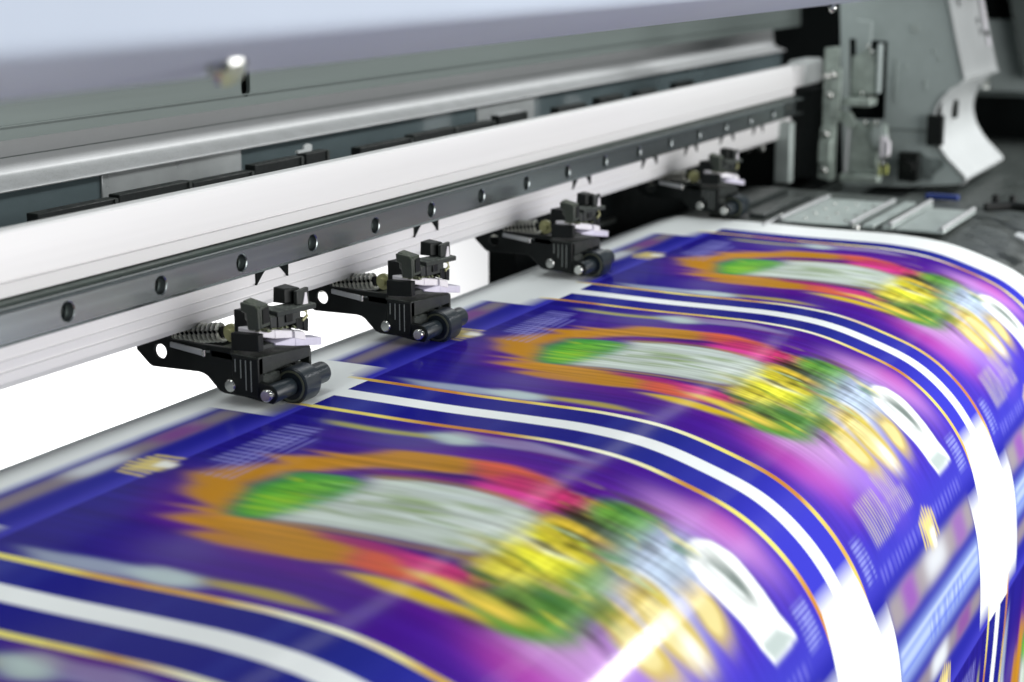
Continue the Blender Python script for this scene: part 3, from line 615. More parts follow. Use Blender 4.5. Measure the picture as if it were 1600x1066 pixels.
# ------------------------------------------------------------------ pinch roller units
mm = .001
def P(*l): return [(y*mm, z*mm) for y, z in l]
def make_unit():
    e = empty('pinch_roller_unit', (0, 0, 0))
    def ch(name, bm, m, par=None, **k): return link(name, bm, m, par or e, **k)
    def bx(x0, x1, y0, y1, z0, z1, bm): box(bm, x0*mm, x1*mm, y0*mm, y1*mm, z0*mm, z1*mm)
    bm = bmesh.new()
    outer = P((70, 29.2), (70, 21.5), (63.3, 15.4), (61.5, 14.6), (36.7, 14.7), (34, 14.2), (32, 13.2), (28.4, 9.7), (25.8, 7.2), (23.2, 6.4), (13.1, 6.0), (4, 4.6), (-2, 4.2), (-3.6, 6.5), (-3.6, 9.5), (-1.5, 12.2), (5.6, 13.5), (5.6, 24.3), (19.1, 24.3), (19.1, 27.0), (52, 27.8), (52, 29.2))
    plate_x(bm, outer, [circ(.0572, .0218, .0035)], 0, .0025)
    ch('side_plate', bm, 'black', bev=.0003, seg=1)
    # far side plate, lower and shorter
    bm = bmesh.new(); plate_x(bm, P((60, 27), (60, 17), (36, 15), (26, 9), (8, 8), (6, 9), (6, 20), (20, 24)), [], .0305, .0330); ch('rear_side_plate', bm, 'black')
    # block with comb ribs
    def hx(bm, a, b):   # a: four bottom corners, b: four top corners, in mm
        hexa(bm, [tuple(v*mm for v in p) for p in a]+[tuple(v*mm for v in p) for p in b])
    bm = bmesh.new()
    hx(bm, [(0, 5.6, 20.6), (42, 5.6, 17.2), (42, 30, 19), (0, 30, 22)], [(0, 5.6, 24.3), (42, 5.6, 21.2), (42, 30, 24.2), (0, 30, 25.6)])
    hx(bm, [(0, 4.9, 16.0), (42, 4.9, 16.2), (42, 7, 16.2), (0, 7, 16.0)], [(0, 4.9, 24.2), (42, 4.9, 21.1), (42, 7, 21.1), (0, 7, 24.2)])
    ch('top_bridge', bm, 'dusty', bev=.0005)
    bm = bmesh.new(); bx(-.6, 3.6, 4.9, 18.5, 6.6, 23.9, bm); cb = ch('comb_block', bm, 'black', bev=.0005)
    for y, z0 in ((16.6, 17), (13.8, 14.5), (11.2, 9.2), (8.5, 8.8)):
        bm = bmesh.new(); box(bm, -.0009, -.0003, (y-.16)*mm, (y+.16)*mm, z0*mm, 22.6*mm); ch('comb_rib', bm, 'steel_dim', cb)
    bm = bmesh.new(); bx(40.4, 42.2, 4.8, 10, 9, 20, bm); ch('front_leg', bm, 'dusty', bev=.0004)
    # upper shelf block
    bm = bmesh.new(); plate_x(bm, P((19, 26), (19, 34.0), (4.6, 34.3), (4.6, 26.8)), [], 0, .0040); ch('shelf_block', bm, 'black', bev=.0004)
    bm = bmesh.new(); hx(bm, [(4.1, 5.5, 27.0), (26, 4, 25.6), (28, 20, 27), (4.1, 20, 28)], [(4.1, 5.5, 28.8), (26, 4, 27.2), (28, 20, 29), (4.1, 20, 30)]); ch('dusty_shelf', bm, 'dusty')
    bm = bmesh.new(); hx(bm, [(10, 9, 29.5), (32, 8, 29), (32, 24, 29), (10, 24, 30)], [(10, 9, 41.5), (30, 8, 40), (30, 24, 41), (10, 24, 42)]); ch('mount_block', bm, 'black', bev=.0004)
    # white strips
    bm = bmesh.new()
    hx(bm, [(4.2, 7, 32.4), (12, 4, 30.2), (14, 16, 31.5), (4.2, 18, 33)], [(4.2, 7, 35.0), (12.2, 4, 34.2), (14, 16, 35), (4.2, 18, 36)])
    hx(bm, [(12, 4, 30.2), (24, 2, 28.5), (26, 14, 30), (14, 16, 31.5)], [(12.2, 4, 34.2), (24.4, 2, 31.7), (26, 14, 33), (14, 16, 35)])
    hx(bm, [(23, 1, 28.3), (30.5, 0, 26.3), (32, 4, 27), (24.2, 5, 28.5)], [(23, 1, 32.1), (30.5, 0, 29.9), (32, 4, 30.4), (24.2, 5, 32.4)])
    ch('upper_white_strip', bm, 'whiteplate', bev=.0005)
    bm = bmesh.new()
    hx(bm, [(11.9, 4, 27.4), (23.5, 1, 25.0), (26, 12, 26), (14, 15, 28)], [(11.9, 4, 28.4), (23.7, 1, 28.8), (26, 12, 29.4), (14, 15, 30)])
    hx(bm, [(23.5, 1, 25.0), (43.6, 0, 21.5), (44, 6, 22), (26, 12, 26)], [(23.7, 1, 28.8), (43.8, 0, 25.1), (44, 6, 25.6), (26, 12, 29.4)])
    ch('lower_white_strip', bm, 'lavender', bev=.0004)
    bm = bmesh.new()
    for k in range(30):
        x, y = random.uniform(4, 28), random.uniform(4, 14); z = 35.6-.13*(x-4)+random.uniform(-.3, .4); r = random.uniform(.8, 2.0)
        hx(bm, [(x-r, y-r, z-.6), (x+r*1.3, y-r*.6, z-.8), (x+r, y+r, z-.5), (x-r*.8, y+r, z-.6)], [(x-r*.5, y-r*.5, z+.35), (x+r*.5, y-r*.2, z+.3), (x+r*.4, y+r*.4, z+.5), (x-r*.3, y+r*.4, z+.4)])
    ch('caked_dust', bm, 'olive')
    # hook clip (left)
    bm = bmesh.new(); plate_x(bm, P((13, 48.2), (12.6, 44), (10.2, 43.2), (9.4, 36.4), (3.8, 36.4), (3.8, 45.6), (5.2, 47.2)), [], -.0010, .0010); hk = ch('hook_clip', bm, 'olive_black', bev=.0005)
    bm = bmesh.new(); hx(bm, [(1, 3.9, 36.6), (8.8, 3.9, 37.0), (8.8, 12, 40), (1, 12, 40)], [(1, 3.9, 46.4), (7.4, 3.9, 47.0), (7.4, 13, 49), (1, 13, 48.6)]); ch('clip_cheek', bm, 'olive_black', hk, bev=.0006)
    bm = bmesh.new(); hx(bm, [(2.4, 3.5, 38.5), (7.6, 3.5, 38.8), (7.6, 3.85, 38.8), (2.4, 3.85, 38.5)], [(2.4, 3.5, 45), (7.0, 3.5, 45.6), (7.0, 3.85, 45.6), (2.4, 3.85, 45)]); ch('clip_window', bm, 'black', hk)
    bm = bmesh.new(); hx(bm, [(8.9, 4, 35.6), (13.8, 4, 35.0), (13.8, 12, 36), (8.9, 12, 36)], [(8.9, 4, 40.4), (14, 4, 40.2), (14, 12, 42), (8.9, 12, 42)]); ch('clip_foot', bm, 'dusty', hk, bev=.0004)
    # catch (right)
    bm = bmesh.new()
    hx(bm, [(13, 3, 39.8), (42.2, 1.5, 38.6), (42.6, 9, 39.5), (13, 12, 41)], [(13, 3, 42.2), (42.3, 1.5, 41.0), (42.6, 9, 41.8), (13, 12, 43.2)])
    ct = ch('catch_plate', bm, 'rough_dust', bev=.0004)
    bm = bmesh.new(); hx(bm, [(26, 8, 43), (36, 6, 42), (36, 14, 43), (26, 14, 43)], [(26.5, 8, 49.6), (36, 6, 48.8), (36, 14, 50), (26.5, 14, 50)]); ch('catch_block', bm, 'black', ct, bev=.0005)
    bm = bmesh.new(); hx(bm, [(30.2, 4, 42), (40.6, 4, 40.6), (40.6, 6, 40.6), (30.2, 6, 42)], [(30.4, 4, 48.2), (39.9, 4, 48.6), (39.9, 6, 48.6), (30.4, 6, 48.2)]); ch('catch_tab', bm, 'dusty', ct, bev=.0004)
    bm = bmesh.new(); hx(bm, [(34.2, 3.4, 41.6), (38.4, 3.4, 41.2), (38.4, 3.9, 41.2), (34.2, 3.9, 41.6)], [(36.2, 3.4, 46.6), (37.4, 3.4, 46.6), (37.4, 3.9, 46.6), (36.2, 3.9, 46.6)]); ch('tab_window', bm, 'whiteplate', ct)
    bm = bmesh.new(); hx(bm, [(15, 4, 34.5), (33, 4, 33.8), (33, 13, 35), (15, 13, 36)], [(15, 4, 40.6), (33, 4, 39.6), (33, 13, 41), (15, 13, 41)]); ch('catch_body', bm, 'dusty', ct, bev=.0004)
    bm = bmesh.new(); hx(bm, [(20, 3.2, 36), (25.5, 3.2, 35.6), (25.5, 3.9, 35.6), (20, 3.9, 36)], [(20, 3.2, 40.4), (25.5, 3.2, 40), (25.5, 3.9, 40), (20, 3.9, 40.4)]); ch('body_pad', bm, 'black', ct, bev=.0003)
    bm = bmesh.new(); tube(bm, [(33*mm, 4*mm, 39.6*mm), (36.4*mm, 3.4*mm, 38.5*mm), (36.8*mm, 3.2*mm, 36*mm), (33*mm, 3.4*mm, 34.5*mm)], .0007); ch('catch_wire', bm, 'brass', ct, smooth=True)
    bm = bmesh.new(); hx(bm, [(28.8, 3.6, 31.2), (34, 3.6, 30.4), (34, 8, 31), (28.8, 8, 32)], [(28.8, 3.6, 36), (34, 3.6, 35.2), (34, 8, 36), (28.8, 8, 37)])
    hx(bm, [(34.1, 3.2, 29.6), (37.8, 3.2, 28.6), (38, 6, 29), (34.1, 6, 30)], [(34.1, 3.2, 35.6), (38.2, 3.2, 34.6), (38.2, 6, 35), (34.1, 6, 36)]); ch('end_tab', bm, 'black', ct, bev=.0004)
    # spring, knob, link bar
    bm = bmesh.new(); pts = []; n = 19
    p0 = Vector((.020, .0345+.002, .0286)); p1 = Vector((.020, .0345+.050, .0226)); ax = (p1-p0).normalized(); e1 = Vector((1, 0, 0)); e2 = ax.cross(e1)
    for k in range(n*14+1):
        t = k/(n*14); an = 2*math.pi*k/14; pts.append(p0+(p1-p0)*t+(e1*math.cos(an)+e2*math.sin(an))*.0038)
    tube(bm, pts, .00088, 8); sg_ = ch('spring', bm, 'spring', smooth=True)
    bm = bmesh.new(); lathe(bm, [(0, .0026), ((p1-p0).length, .0026)], p0, ax, 20); ch('coil_dark_fill', bm, 'black', sg_, smooth=True)  # black filler added for the shaded inside of the coil
    kn = bmesh.new(); lathe(kn, [(0, .0042), (.0016, .0042), (.0022, .0034), (.0050, .0030), (.0085, .0008)], (.0165, .0305, .0294), (1, -.10, .06), 28); kno = ch('spring_knob', kn, 'brass', smooth=True)
    bm = bmesh.new(); lathe(bm, [(0, .0019), (.0018, .0021), (.002, .0021)], (.0146, .0305, .0294), (1, -.10, .06), 18); ch('knob_stud', bm, 'brass', kno, smooth=True)
    bm = bmesh.new(); hexa(bm, [(-1*mm, 50.9*mm, 24.6*mm), (1.5*mm, 50.9*mm, 24.6*mm), (1.5*mm, 33.2*mm, 22.2*mm), (-1*mm, 33.2*mm, 22.2*mm), (-1*mm, 50.9*mm, 27.0*mm), (1.5*mm, 50.9*mm, 27.0*mm), (1.5*mm, 33.2*mm, 24.9*mm), (-1*mm, 33.2*mm, 24.9*mm)])
    lb = ch('link_bar', bm, 'sheet_light', bev=.0003)
    bm = bmesh.new(); lathe(bm, [(0, .0009), (.0028, .0009)], (-.0004, .0331, .0222), (0, 0, 1), 14); bx(-.6, .6, 29.8, 32, 24, 25, bm); ch('bar_pin', bm, 'steel', lb, smooth=True)
    # pins
    def pin(name, y, z, r=2.75):
        bm = bmesh.new(); lathe(bm, [(0, r*mm), (-.0026, r*mm), (-.0031, (r-.45)*mm), (-.0031, .0004)], (-.0002, y*mm, z*mm), (1, 0, 0), 32); return ch(name, bm, 'steel', smooth=True)
    pin('pivot_pin', 18.3, 11.0); pin('axle_pin', -.2, 8.4)
    # roller bracket and roller
    bm = bmesh.new(); hexa(bm, [(2.6*mm, 4*mm, 9*mm), (17*mm, 4*mm, 9*mm), (17*mm, 22*mm, 7*mm), (2.6*mm, 22*mm, 7*mm), (2.6*mm, 6*mm, 15.4*mm), (17*mm, 5*mm, 15.0*mm), (17*mm, 22*mm, 17*mm), (2.6*mm, 22*mm, 17*mm)])
    hexa(bm, [(17*mm, 9*mm, 10*mm), (40*mm, 9*mm, 10*mm), (40*mm, 22*mm, 8*mm), (17*mm, 22*mm, 8*mm), (17*mm, 8.6*mm, 16*mm), (40*mm, 5*mm, 13*mm), (40*mm, 22*mm, 17*mm), (17*mm, 22*mm, 19*mm)])
    br = ch('roller_bracket', bm, 'rough_dust', bev=.0008)
    bm = bmesh.new(); lathe(bm, [(.0005, .0040), (.0012, .0043), (.0160, .0040), (.0163, .0036)], (0, -.2*mm, 8.4*mm), seg=36); ch('axle_arm', bm, 'rubber', br, smooth=True)
    bm = bmesh.new(); lathe(bm, [(.0305, .0040), (.0308, .0050), (.0440, .0049), (.0452, .0036)], (0, .6*mm, 8.8*mm), seg=36); ch('axle_stub', bm, 'rubber', br, smooth=True)
    bm = bmesh.new(); lathe(bm, [(.0, .0018), (.0055, .0018)], (.004, 12*mm, 15.8*mm), (1, -.15, 0), 16); ch('cross_pin', bm, 'steel', br, smooth=True)
    bm = bmesh.new(); lathe(bm, [(.0170, .0060), (.0168, .0076), (.0174, .0084), (.0286, .0084), (.0292, .0078), (.0293, .0060)], (0, -.2*mm, 8.35*mm), seg=56); rl = ch('roller', bm, 'rubber', smooth=True)
    bm = bmesh.new(); lathe(bm, [(.0169, .0071), (.0165, .0071), (.0165, .0062), (.0169, .0062)], (0, -.2*mm, 8.35*mm), seg=48, cap=False); ch('bearing_ring', bm, 'bearing', rl, smooth=True)
    return e
M_['steel_dim'] = mat('rib_edge_grey', (.30, .33, .31), .5, .2)
M_['lavender'] = mat('lavender_white_plastic', (.66, .64, .76), .4, 0, .06, 200)
M_['olive_black'] = mat('olive_dusted_black_plastic', (.022, .030, .022), .5, 0, .2, 200, dust=.5, dustcol=(.12, .145, .085))
M_['bearing'] = mat('dull_bearing_ring', (.22, .24, .17), .35, .6, .2, 300)
unit = make_unit()
ulab = ['black pinch roller unit nearest the camera, lowest at the left',
        'second black pinch roller unit from the left, hanging before the bright gap',
        'third black pinch roller unit, beside the white gutter behind the middle of the sheet',
        'farthest black pinch roller unit, smallest and blurred, at the edge of the sheet']
for k, X in enumerate((.6251, .7606, .9579, 1.2179)):
    if k == 0: e = unit
    else:
        e = unit.copy(); COL.objects.link(e)
        for chd in list(unit.children):
            c_ = chd.copy(); COL.objects.link(c_); c_.parent = e
            for g_ in chd.children:
                d_ = g_.copy(); COL.objects.link(d_); d_.parent = c_
    e.location = (X, .420, -.2004+(0 if k < 3 else .0004))
    tag(e, ulab[k], 'roller unit', 'pinch roller units hanging under the beam')

# ------------------------------------------------------------------ dark chassis behind the sheet's right half
ch_ = empty('rear_chassis', (1.06, .52, -.25)); tag(ch_, 'black chassis wall below the beam at the right, behind the sheet', 'chassis')
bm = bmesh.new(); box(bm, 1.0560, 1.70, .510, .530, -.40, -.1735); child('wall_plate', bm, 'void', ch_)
bm = bmesh.new(); box(bm, 1.12, 1.22, .5055, .5095, -.206, -.203); child('ledge', bm, 'bolt', ch_)
ep = empty('end_bracket', (1.48, .465, -.2)); tag(ep, 'black end bracket with two round bolts and a pale front edge, under the beam end', 'bracket')
bm = bmesh.new(); box(bm, 1.500, 1.506, .473, .545, -.2125, -.1730); child('bracket_plate', bm, 'void', ep)
bm = bmesh.new(); box(bm, 1.4990, 1.5110, .4585, .4725, -.2085, -.1552); child('pale_edge', bm, 'clamp', ep, bev=.001)
for y, z in ((.4875, -.1790), (.4990, -.1800)):
    bm = bmesh.new(); lathe(bm, [(0, .0050), (-.002, .0050), (-.004, .0036), (-.0046, .0010)], (1.4998, y-.002, z), (1, 0, 0), 24); child('round_bolt', bm, 'steel', ep, smooth=True)

# ------------------------------------------------------------------ media clamp plates on the bare platen
zt_ = -.2004-.0008
def plate(name, lab, x0, x1, y0, y1, h, mt='clamp', lip=None, dots=False):
    e = empty(name, ((x0+x1)/2, (y0+y1)/2, zt_)); tag(e, lab, 'clamp plate' if name == 'clamp_plate' else 'strip')
    bm = bmesh.new(); box(bm, x0, x1, y0, y1, zt_+.0003, zt_+h); child('sheet_plate', bm, mt, e, bev=.0005)
    if lip:
        for yl in lip:
            bm = bmesh.new(); box(bm, x0, x1+.001, yl-.0016, yl+.0016, zt_+h+.0002, zt_+h+.0030); child('raised_lip', bm, 'sheet_light', e, bev=.001)
    if dots:
        for i in range(4):
            for j in range(3):
                bm = bmesh.new(); lathe(bm, [(0, .0014), (.0007, .0013), (.001, .0006)], (x0+.018+i*.026+.006*(j % 2), y0+.010+j*.015, zt_+h+.0001), (0, 0, 1), 12); child('rivet', bm, 'steel', e, smooth=True)
    return e
plate('clamp_plate', 'riveted grey plate with a raised left lip on the bare platen', 1.2385, 1.364, .331, .386, .0018, lip=(.3845, .3325), dots=True)
plate('clamp_strip', 'narrow grey strip beside the riveted plate', 1.236, 1.362, .3150, .3235, .0035, lip=None)
plate('clamp_strip', 'narrow grey strip with bright edge, second to the right of the riveted plate', 1.236, 1.362, .3015, .3090, .0035, lip=(.3035,))
plate('clamp_plate', 'plain wide grey plate, rightmost on the bare platen', 1.236, 1.345, .2655, .2995, .0022, lip=(.2672,))
for (x, y, lb) in ((1.262, .3905, 'shiny screw at the near left corner of the riveted plate'), (1.236, .3275, 'shiny screw by the sheet edge between plate and strip')):
    bm = bmesh.new(); lathe(bm, [(0, .0030), (.002, .0028), (.0032, .0012)], (x, y, zt_+.0003), (0, 0, 1), 20); o = link('platen_screw', bm, 'steel', smooth=True); tag(o, lb, 'screw')
bm = bmesh.new(); box(bm, 1.215, 1.365, .3885, .3905, zt_+.0002, zt_+.0030); o = link('guide_strip', bm, 'sheet_light', bev=.0008); tag(o, 'thin bright metal guide strip left of the riveted plate', 'strip')
for (xa, xb, y0, y1, h) in ((1.25, 1.37, .400, .412, .004), (1.24, 1.39, .425, .440, .005), (1.27, 1.35, .415, .4205, .002)):
    bm = bmesh.new(); box(bm, xa, xb, y0, y1, zt_+.0002, zt_+h); o = link('dark_bar', bm, 'platen', bev=.001); tag(o, 'dark metal bar on the platen behind the farthest roller, %s' % ('narrow front one' if y0 < .41 else 'wide rear one' if y0 > .42 else 'thin middle one'), 'bar')
bm = bmesh.new(); box(bm, 1.404, 1.4115, .292, .318, zt_+.0002, zt_+.0042); o = link('blue_tape', bm, 'blue', bev=.0008); tag(o, 'small piece of blue tape in front of the side cabinet', 'tape')
bm = bmesh.new(); hexa(bm, [(1.262, .222, -.2035), (1.278, .222, -.2035), (1.282, .205, -.2075), (1.256, .208, -.2075), (1.262, .222, -.202), (1.278, .222, -.202), (1.282, .205, -.206), (1.256, .208, -.206)]); o = link('paper_scrap', bm, 'cabwhite'); tag(o, 'small white scrap on the dark platen at the right edge', 'scrap')
# cable
bm = bmesh.new(); tube(bm, [(1.36, .262, zt_+.003), (1.372, .245, zt_+.0035), (1.37, .225, zt_+.003), (1.35, .205, zt_-.001), (1.32, .19, zt_-.007)], .0035, 10); o = link('black_cable', bm, 'black', smooth=True); tag(o, 'black cable curving over the platen past the plain plate', 'cable')
for y in (.262, .249):
    bm = bmesh.new(); lathe(bm, [(0, .003), (.006, .003), (.008, .002)], (1.40, y, zt_), (0, 0, 1), 16); o = link('small_knob', bm, 'black', smooth=True); tag(o, 'small black knob beside the blue tape, %s one' % ('left' if y > .255 else 'right'), 'knob')  # small black knobs standing on the platen

# ------------------------------------------------------------------ side cabinet
cab = empty('side_cabinet', (1.62, .40, -.225)); tag(cab, 'grey side cabinet with a concave pale front, at the right end of the printer', 'cabinet')
hook = [(.3455,.05),(.3520,.0),(.3559,-.0528),(.3472,-.0874),(.3379,-.1228),(.3405,-.1263),(.3488,-.1311),(.357,-.1394),(.3622,-.1494),(.3639,-.161),(.3622,-.1713),(.3576,-.1821),(.3495,-.1933),(.341,-.2016),(.3318,-.2115),(.3356,-.2164),(.3819,-.2215)]
hook = [(p_[0]-.0, p_[1]) for p_ in hook]
side = hook+[(.4429,-.2240),(.4536,-.0542),(.456,.05)]
opening = [(.4076,-.0906),(.4073,-.1611),(.4443-.004,-.1627),(.4474-.004,-.0886)]
bm = bmesh.new(); plate_x(bm, side, [opening], 1.62, 1.6225); child('side_panel', bm, 'cab', cab)
bm = bmesh.new(); box(bm, 1.63, 1.64, .36, .45, -.20, -.08); child('opening_backing', bm, 'void', cab)
def sheet_from(line, x0, x1, th, nrm):
    bm = bmesh.new(); n = len(line); l2 = []
    for i in range(n):
        p0 = Vector(line[max(i-1, 0)]); p1 = Vector(line[min(i+1, n-1)]); t = (p1-p0).normalized(); q = Vector(line[i])+Vector((-t.y, t.x))*th*nrm; l2.append((q.x, q.y))
    ext(bm, list(line)+l2[::-1], x0, x1); return bm
dense = catmull([(y, z) for y, z in hook[5:16]], 6)
bm = sheet_from([(y, z) for y, z in hook[0:5]], 1.6226, 1.775, .003, 1); child('upper_front', bm, 'cabwhite', cab, smooth=True)
bm = sheet_from([tuple(q) for q in dense], 1.6226, 1.80, .002, 1); child('concave_front', bm, 'cabwhite', cab, smooth=True)
ed = [(y-.0006, z) for y, z in hook[0:5]]; bm = sheet_from(ed, 1.6178, 1.6240, .0022, -1); child('front_trim', bm, 'cabwhite', cab, bev=.0005)
ed = [(y-.0004, z) for y, z in dense[8:]]; bm = sheet_from([tuple(q) for q in ed], 1.6183, 1.6240, .0016, -1); child('front_trim', bm, 'cabwhite', cab)
bm = bmesh.new(); box(bm, 1.612, 1.6195, .352, .3665, -.1820, -.1545); child('edge_catch', bm, 'black', cab, bev=.001)
bm = bmesh.new(); box(bm, 1.70, 1.708, .359, .3625, -.165, -.148); child('edge_catch', bm, 'black', cab, bev=.001)
bm = bmesh.new(); box(bm, 1.6188, 1.6199, .362, .407, -.1700, -.1690); child('panel_seam', bm, 'sheet', cab)
# vents and slots on the upper front
def onfront(z):
    for i in range(4):
        z0, z1 = hook[i][1], hook[i+1][1]
        if z1 <= z <= z0: t = (z-z0)/(z1-z0); return hook[i][0]*(1-t)+hook[i+1][0]*t
for (x, z0, z1, mt) in ((1.750, -.085, -.050, 'whiteplate'), (1.752, -.100, -.090, 'whiteplate'), (1.751, -.0895, -.0855, 'black'), (1.66, -.060, -.052, 'sheet_light'), (1.71, -.055, -.046, 'sheet_light'), (1.725, -.078, -.072, 'sheet_light'), (1.729, -.088, -.082, 'sheet_light')):
    w_ = .0035; bm = bmesh.new(); ya, yb = onfront(z0)-.0032, onfront(z1)-.0032
    hexa(bm, [(x-w_, ya, z0), (x+w_, ya, z0), (x+w_, ya+.0025, z0), (x-w_, ya+.0025, z0), (x-w_, yb, z1), (x+w_, yb, z1), (x+w_, yb+.0025, z1), (x-w_, yb+.0025, z1)])
    child('slot_insert', bm, mt, cab, bev=.0008)
bm = bmesh.new(); lathe(bm, [(0, .004), (.006, .004), (.007, .002)], (1.775, .350, -.139), (0, -1, 0), 18); child('hinge_screw', bm, 'steel', cab, smooth=True)
# dark smudge with its own outline
bm = bmesh.new(); pts = [(.372+.019*math.cos(t)*(1+.25*math.sin(3*t)), -.2035+.013*math.sin(t)*(1+.2*math.sin(5*t+1))) for t in np.linspace(0, 2*math.pi, 40)[:-1]]
M_['smudge'] = mat('dark_smudge', (.14, .17, .165), .5, 0, .5, 160, dust=.3, dustcol=(.4, .47, .46))
plate_x(bm, pts, [], 1.6190, 1.6198); child('dark_smudge', bm, 'smudge', cab)
# small raised scratches / labels on the side
for (y, z, dy, dz) in ((.3985, -.125, .0012, .020), (.383, -.078, .004, .004), (.365, -.098, .001, .002), (.371, -.128, .001, .005), (.36, -.105, .001, .002), (.389, -.112, .0008, .002)):
    bm = bmesh.new(); box(bm, 1.6192, 1.6199, y-dy, y+dy, z-dz, z+dz); child('pale_mark', bm, 'clamp', cab, bev=.0003)

# ------------------------------------------------------------------ black void and bracket assembly between beam and cabinet
bay = empty('machine_bay', (1.7, .5, -.2)); tag(bay, 'black recess between the beam end and the side cabinet', 'recess')
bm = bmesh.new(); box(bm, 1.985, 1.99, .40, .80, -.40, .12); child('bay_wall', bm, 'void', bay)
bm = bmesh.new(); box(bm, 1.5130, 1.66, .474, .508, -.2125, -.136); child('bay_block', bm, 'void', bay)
br_ = empty('head_lock_bracket', (1.56, .42, -.21)); tag(br_, 'grey-green bracket assembly with bolts and two stepped plates, left of the cabinet', 'bracket')
def pl_(name, pts, x0, x1, mt='bracket', holes=[], par=None, bev=.0008):
    bm = bmesh.new(); plate_x(bm, pts, holes, x0, x1)
    if par:
        for v_ in bm.verts: v_.co -= Vector(br_.location)
        return link(name, bm, mt, par, bev=bev)
    return child(name, bm, mt, br_, bev=bev)
up1 = pl_('upright_plate', [(.4462,-.0935),(.4455,-.2075),(.4335,-.2100),(.4330,-.0925)], 1.552, 1.556)
up2 = pl_('upright_overlay', [(.4388,-.112),(.4390,-.1555),(.4300,-.1560),(.4297,-.111)], 1.5485, 1.5518)
pl_('lower_foot', [(.4458,-.163),(.4465,-.208),(.4350,-.211),(.4345,-.162)], 1.5465, 1.5515)
pl_('foot_overlay', [(.4462,-.1745),(.4466,-.1945),(.4360,-.1955),(.4355,-.174)], 1.5440, 1.5463)
for y, z in ((.4415, -.118), (.4360, -.1165), (.4385, -.1345), (.4405, -.1690), (.4412, -.2010)):
    bm = bmesh.new(); lathe(bm, [(0, .0030), (-.002, .0030), (-.003, .0018)], (1.546, y, z), (1, 0, 0), 18); child('bolt', bm, 'steel', br_, smooth=True)
pl_('upper_arm', [(.4296,-.0700),(.4270,-.1380),(.4180,-.136),(.4150,-.0720)], 1.590, 1.594, 'cab')
pl_('upper_plate', [(.4270,-.1020),(.4120,-.0945),(.4060,-.0965),(.4045,-.1330),(.4060,-.1345),(.4275,-.1365)], 1.572, 1.576)
bm = bmesh.new(); box(bm, 1.558, 1.582, .4050, .4300, -.1445, -.1375); child('plate_shelf', bm, 'bracket', br_, bev=.001)
bm = bmesh.new(); box(bm, 1.570, 1.580, .4010, .4040, -.134, -.090); child('plate_flange', bm, 'cab', br_, bev=.001)
for y, z in ((.4110, -.0930), (.4080, -.0975), (.4150, -.1345), (.4080, -.1385)):
    bm = bmesh.new(); lathe(bm, [(0, .0024), (-.003, .0022), (-.0036, .001)], (1.570, y, z), (1, 0, 0), 16); child('bolt', bm, 'steel', br_, smooth=True)
pl_('latch_arm', rnd([(.4340,-.1490),(.4240,-.1500),(.4170,-.1620),(.4220,-.1650),(.4300,-.1600),(.4360,-.1580)], .002), 1.560, 1.568)
pl_('lower_plate', [(.4230,-.1600),(.4065,-.1590),(.3920,-.1600),(.3895,-.1840),(.4000,-.1850),(.3985,-.2040),(.4250,-.2045)], 1.568, 1.574)
pl_('plate_edge', [(.4262,-.164),(.4242,-.164),(.4258,-.2045),(.4278,-.2045)], 1.562, 1.567, 'sheet_light', bev=.0004)
bm = bmesh.new(); box(bm, 1.560, 1.575, .3960, .4310, -.2125, -.2055); child('plate_foot', bm, 'bracket', br_, bev=.001)
bm = bmesh.new(); lathe(bm, [(0, .0075), (-.002, .0075), (-.0021, .0055), (-.004, .0055), (-.0041, .003), (-.005, .003)], (1.5675, .3985, -.1705), (1, 0, 0), 30)
for v_ in bm.verts: v_.co.z = -.1705+(v_.co.z+.1705)*1.5
child('coil_guide', bm, 'clamp', br_, smooth=True)
for y, z in ((.4085, -.1590), (.3985, -.1585), (.3880, -.1885), (.3920, -.1945)):
    bm = bmesh.new(); lathe(bm, [(0, .0026), (-.003, .0024), (-.0038, .001)], (1.562, y, z), (1, 0, 0), 16); child('bolt', bm, 'steel', br_, smooth=True)
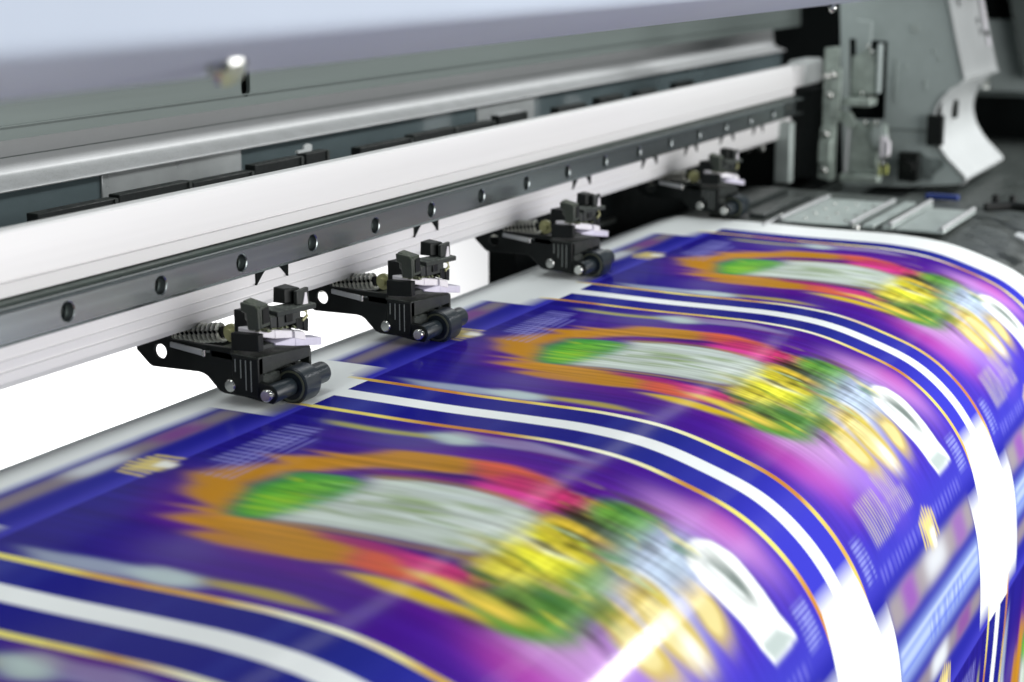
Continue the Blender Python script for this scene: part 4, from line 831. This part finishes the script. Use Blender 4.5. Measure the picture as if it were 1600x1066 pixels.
bm = bmesh.new(); box(bm, 1.562, 1.568, .3900, .3960, -.1900, -.1700); box(bm, 1.560, 1.566, .3870, .3890, -.1880, -.1740); child('pale_lug', bm, 'whiteplate', br_, bev=.0008)
bm = bmesh.new(); box(bm, 1.563, 1.567, .3885, .3915, -.2040, -.1960); box(bm, 1.563, 1.567, .3945, .3965, -.2055, -.1935); child('yellow_tab', bm, 'yellowpart', br_, bev=.0006)
bm = bmesh.new(); box(bm, 1.600, 1.612, .3700, .3880, -.2140, -.1880); lathe(bm, [(0, .0065), (-.006, .0065)], (1.600, .379, -.201), (1, 0, 0), 20); child('black_motor', bm, 'black', br_, bev=.0006)

bm = bmesh.new(); box(bm, 1.425, 1.70, .375, .66, -.2280, -.2236); child('bay_floor_shade', bm, 'void', bay)  # black sheet laid in as shade over the floor of the bay
bm = bmesh.new(); box(bm, 1.606, 1.619, .380, .470, -.2300, -.2236); child('base_gap_shade', bm, 'void', cab)  # black strip added as the shade in the gap under the cabinet
# ------------------------------------------------------------------ cabinet behind at far right
fc = empty('far_cabinet', (2.1, .38, -.26)); tag(fc, 'black box below slanting grey panels at the far right edge', 'cabinet')
bm = bmesh.new(); plate_x(bm, [(.43, -.177), (.20, -.171), (.20, -.285), (.43, -.285)], [], 2.1, 2.3); child('black_box', bm, 'void', fc)
bm = bmesh.new(); plate_x(bm, [(.44, -.176), (.20, -.1745), (.20, -.171), (.44, -.1725)], [], 2.09, 2.3); child('box_rim', bm, 'sheet', fc)
bm = bmesh.new(); plate_x(bm, [(.44, -.171), (.20, -.1695), (.20, -.09), (.44, -.09)], [], 2.102, 2.12); child('grey_panel', bm, 'cab', fc)
bm = bmesh.new(); plate_x(bm, [(.44, -.0895), (.20, -.0895), (.20, .10), (.44, .10)], [], 2.103, 2.12); child('black_panel', bm, 'void', fc)
bm = bmesh.new(); plate_x(bm, [(.392, -.055), (.366, -.155), (.20, -.155), (.20, -.055)], [], 2.085, 2.101); child('slanting_panel', bm, 'sheet', fc, bev=.002)
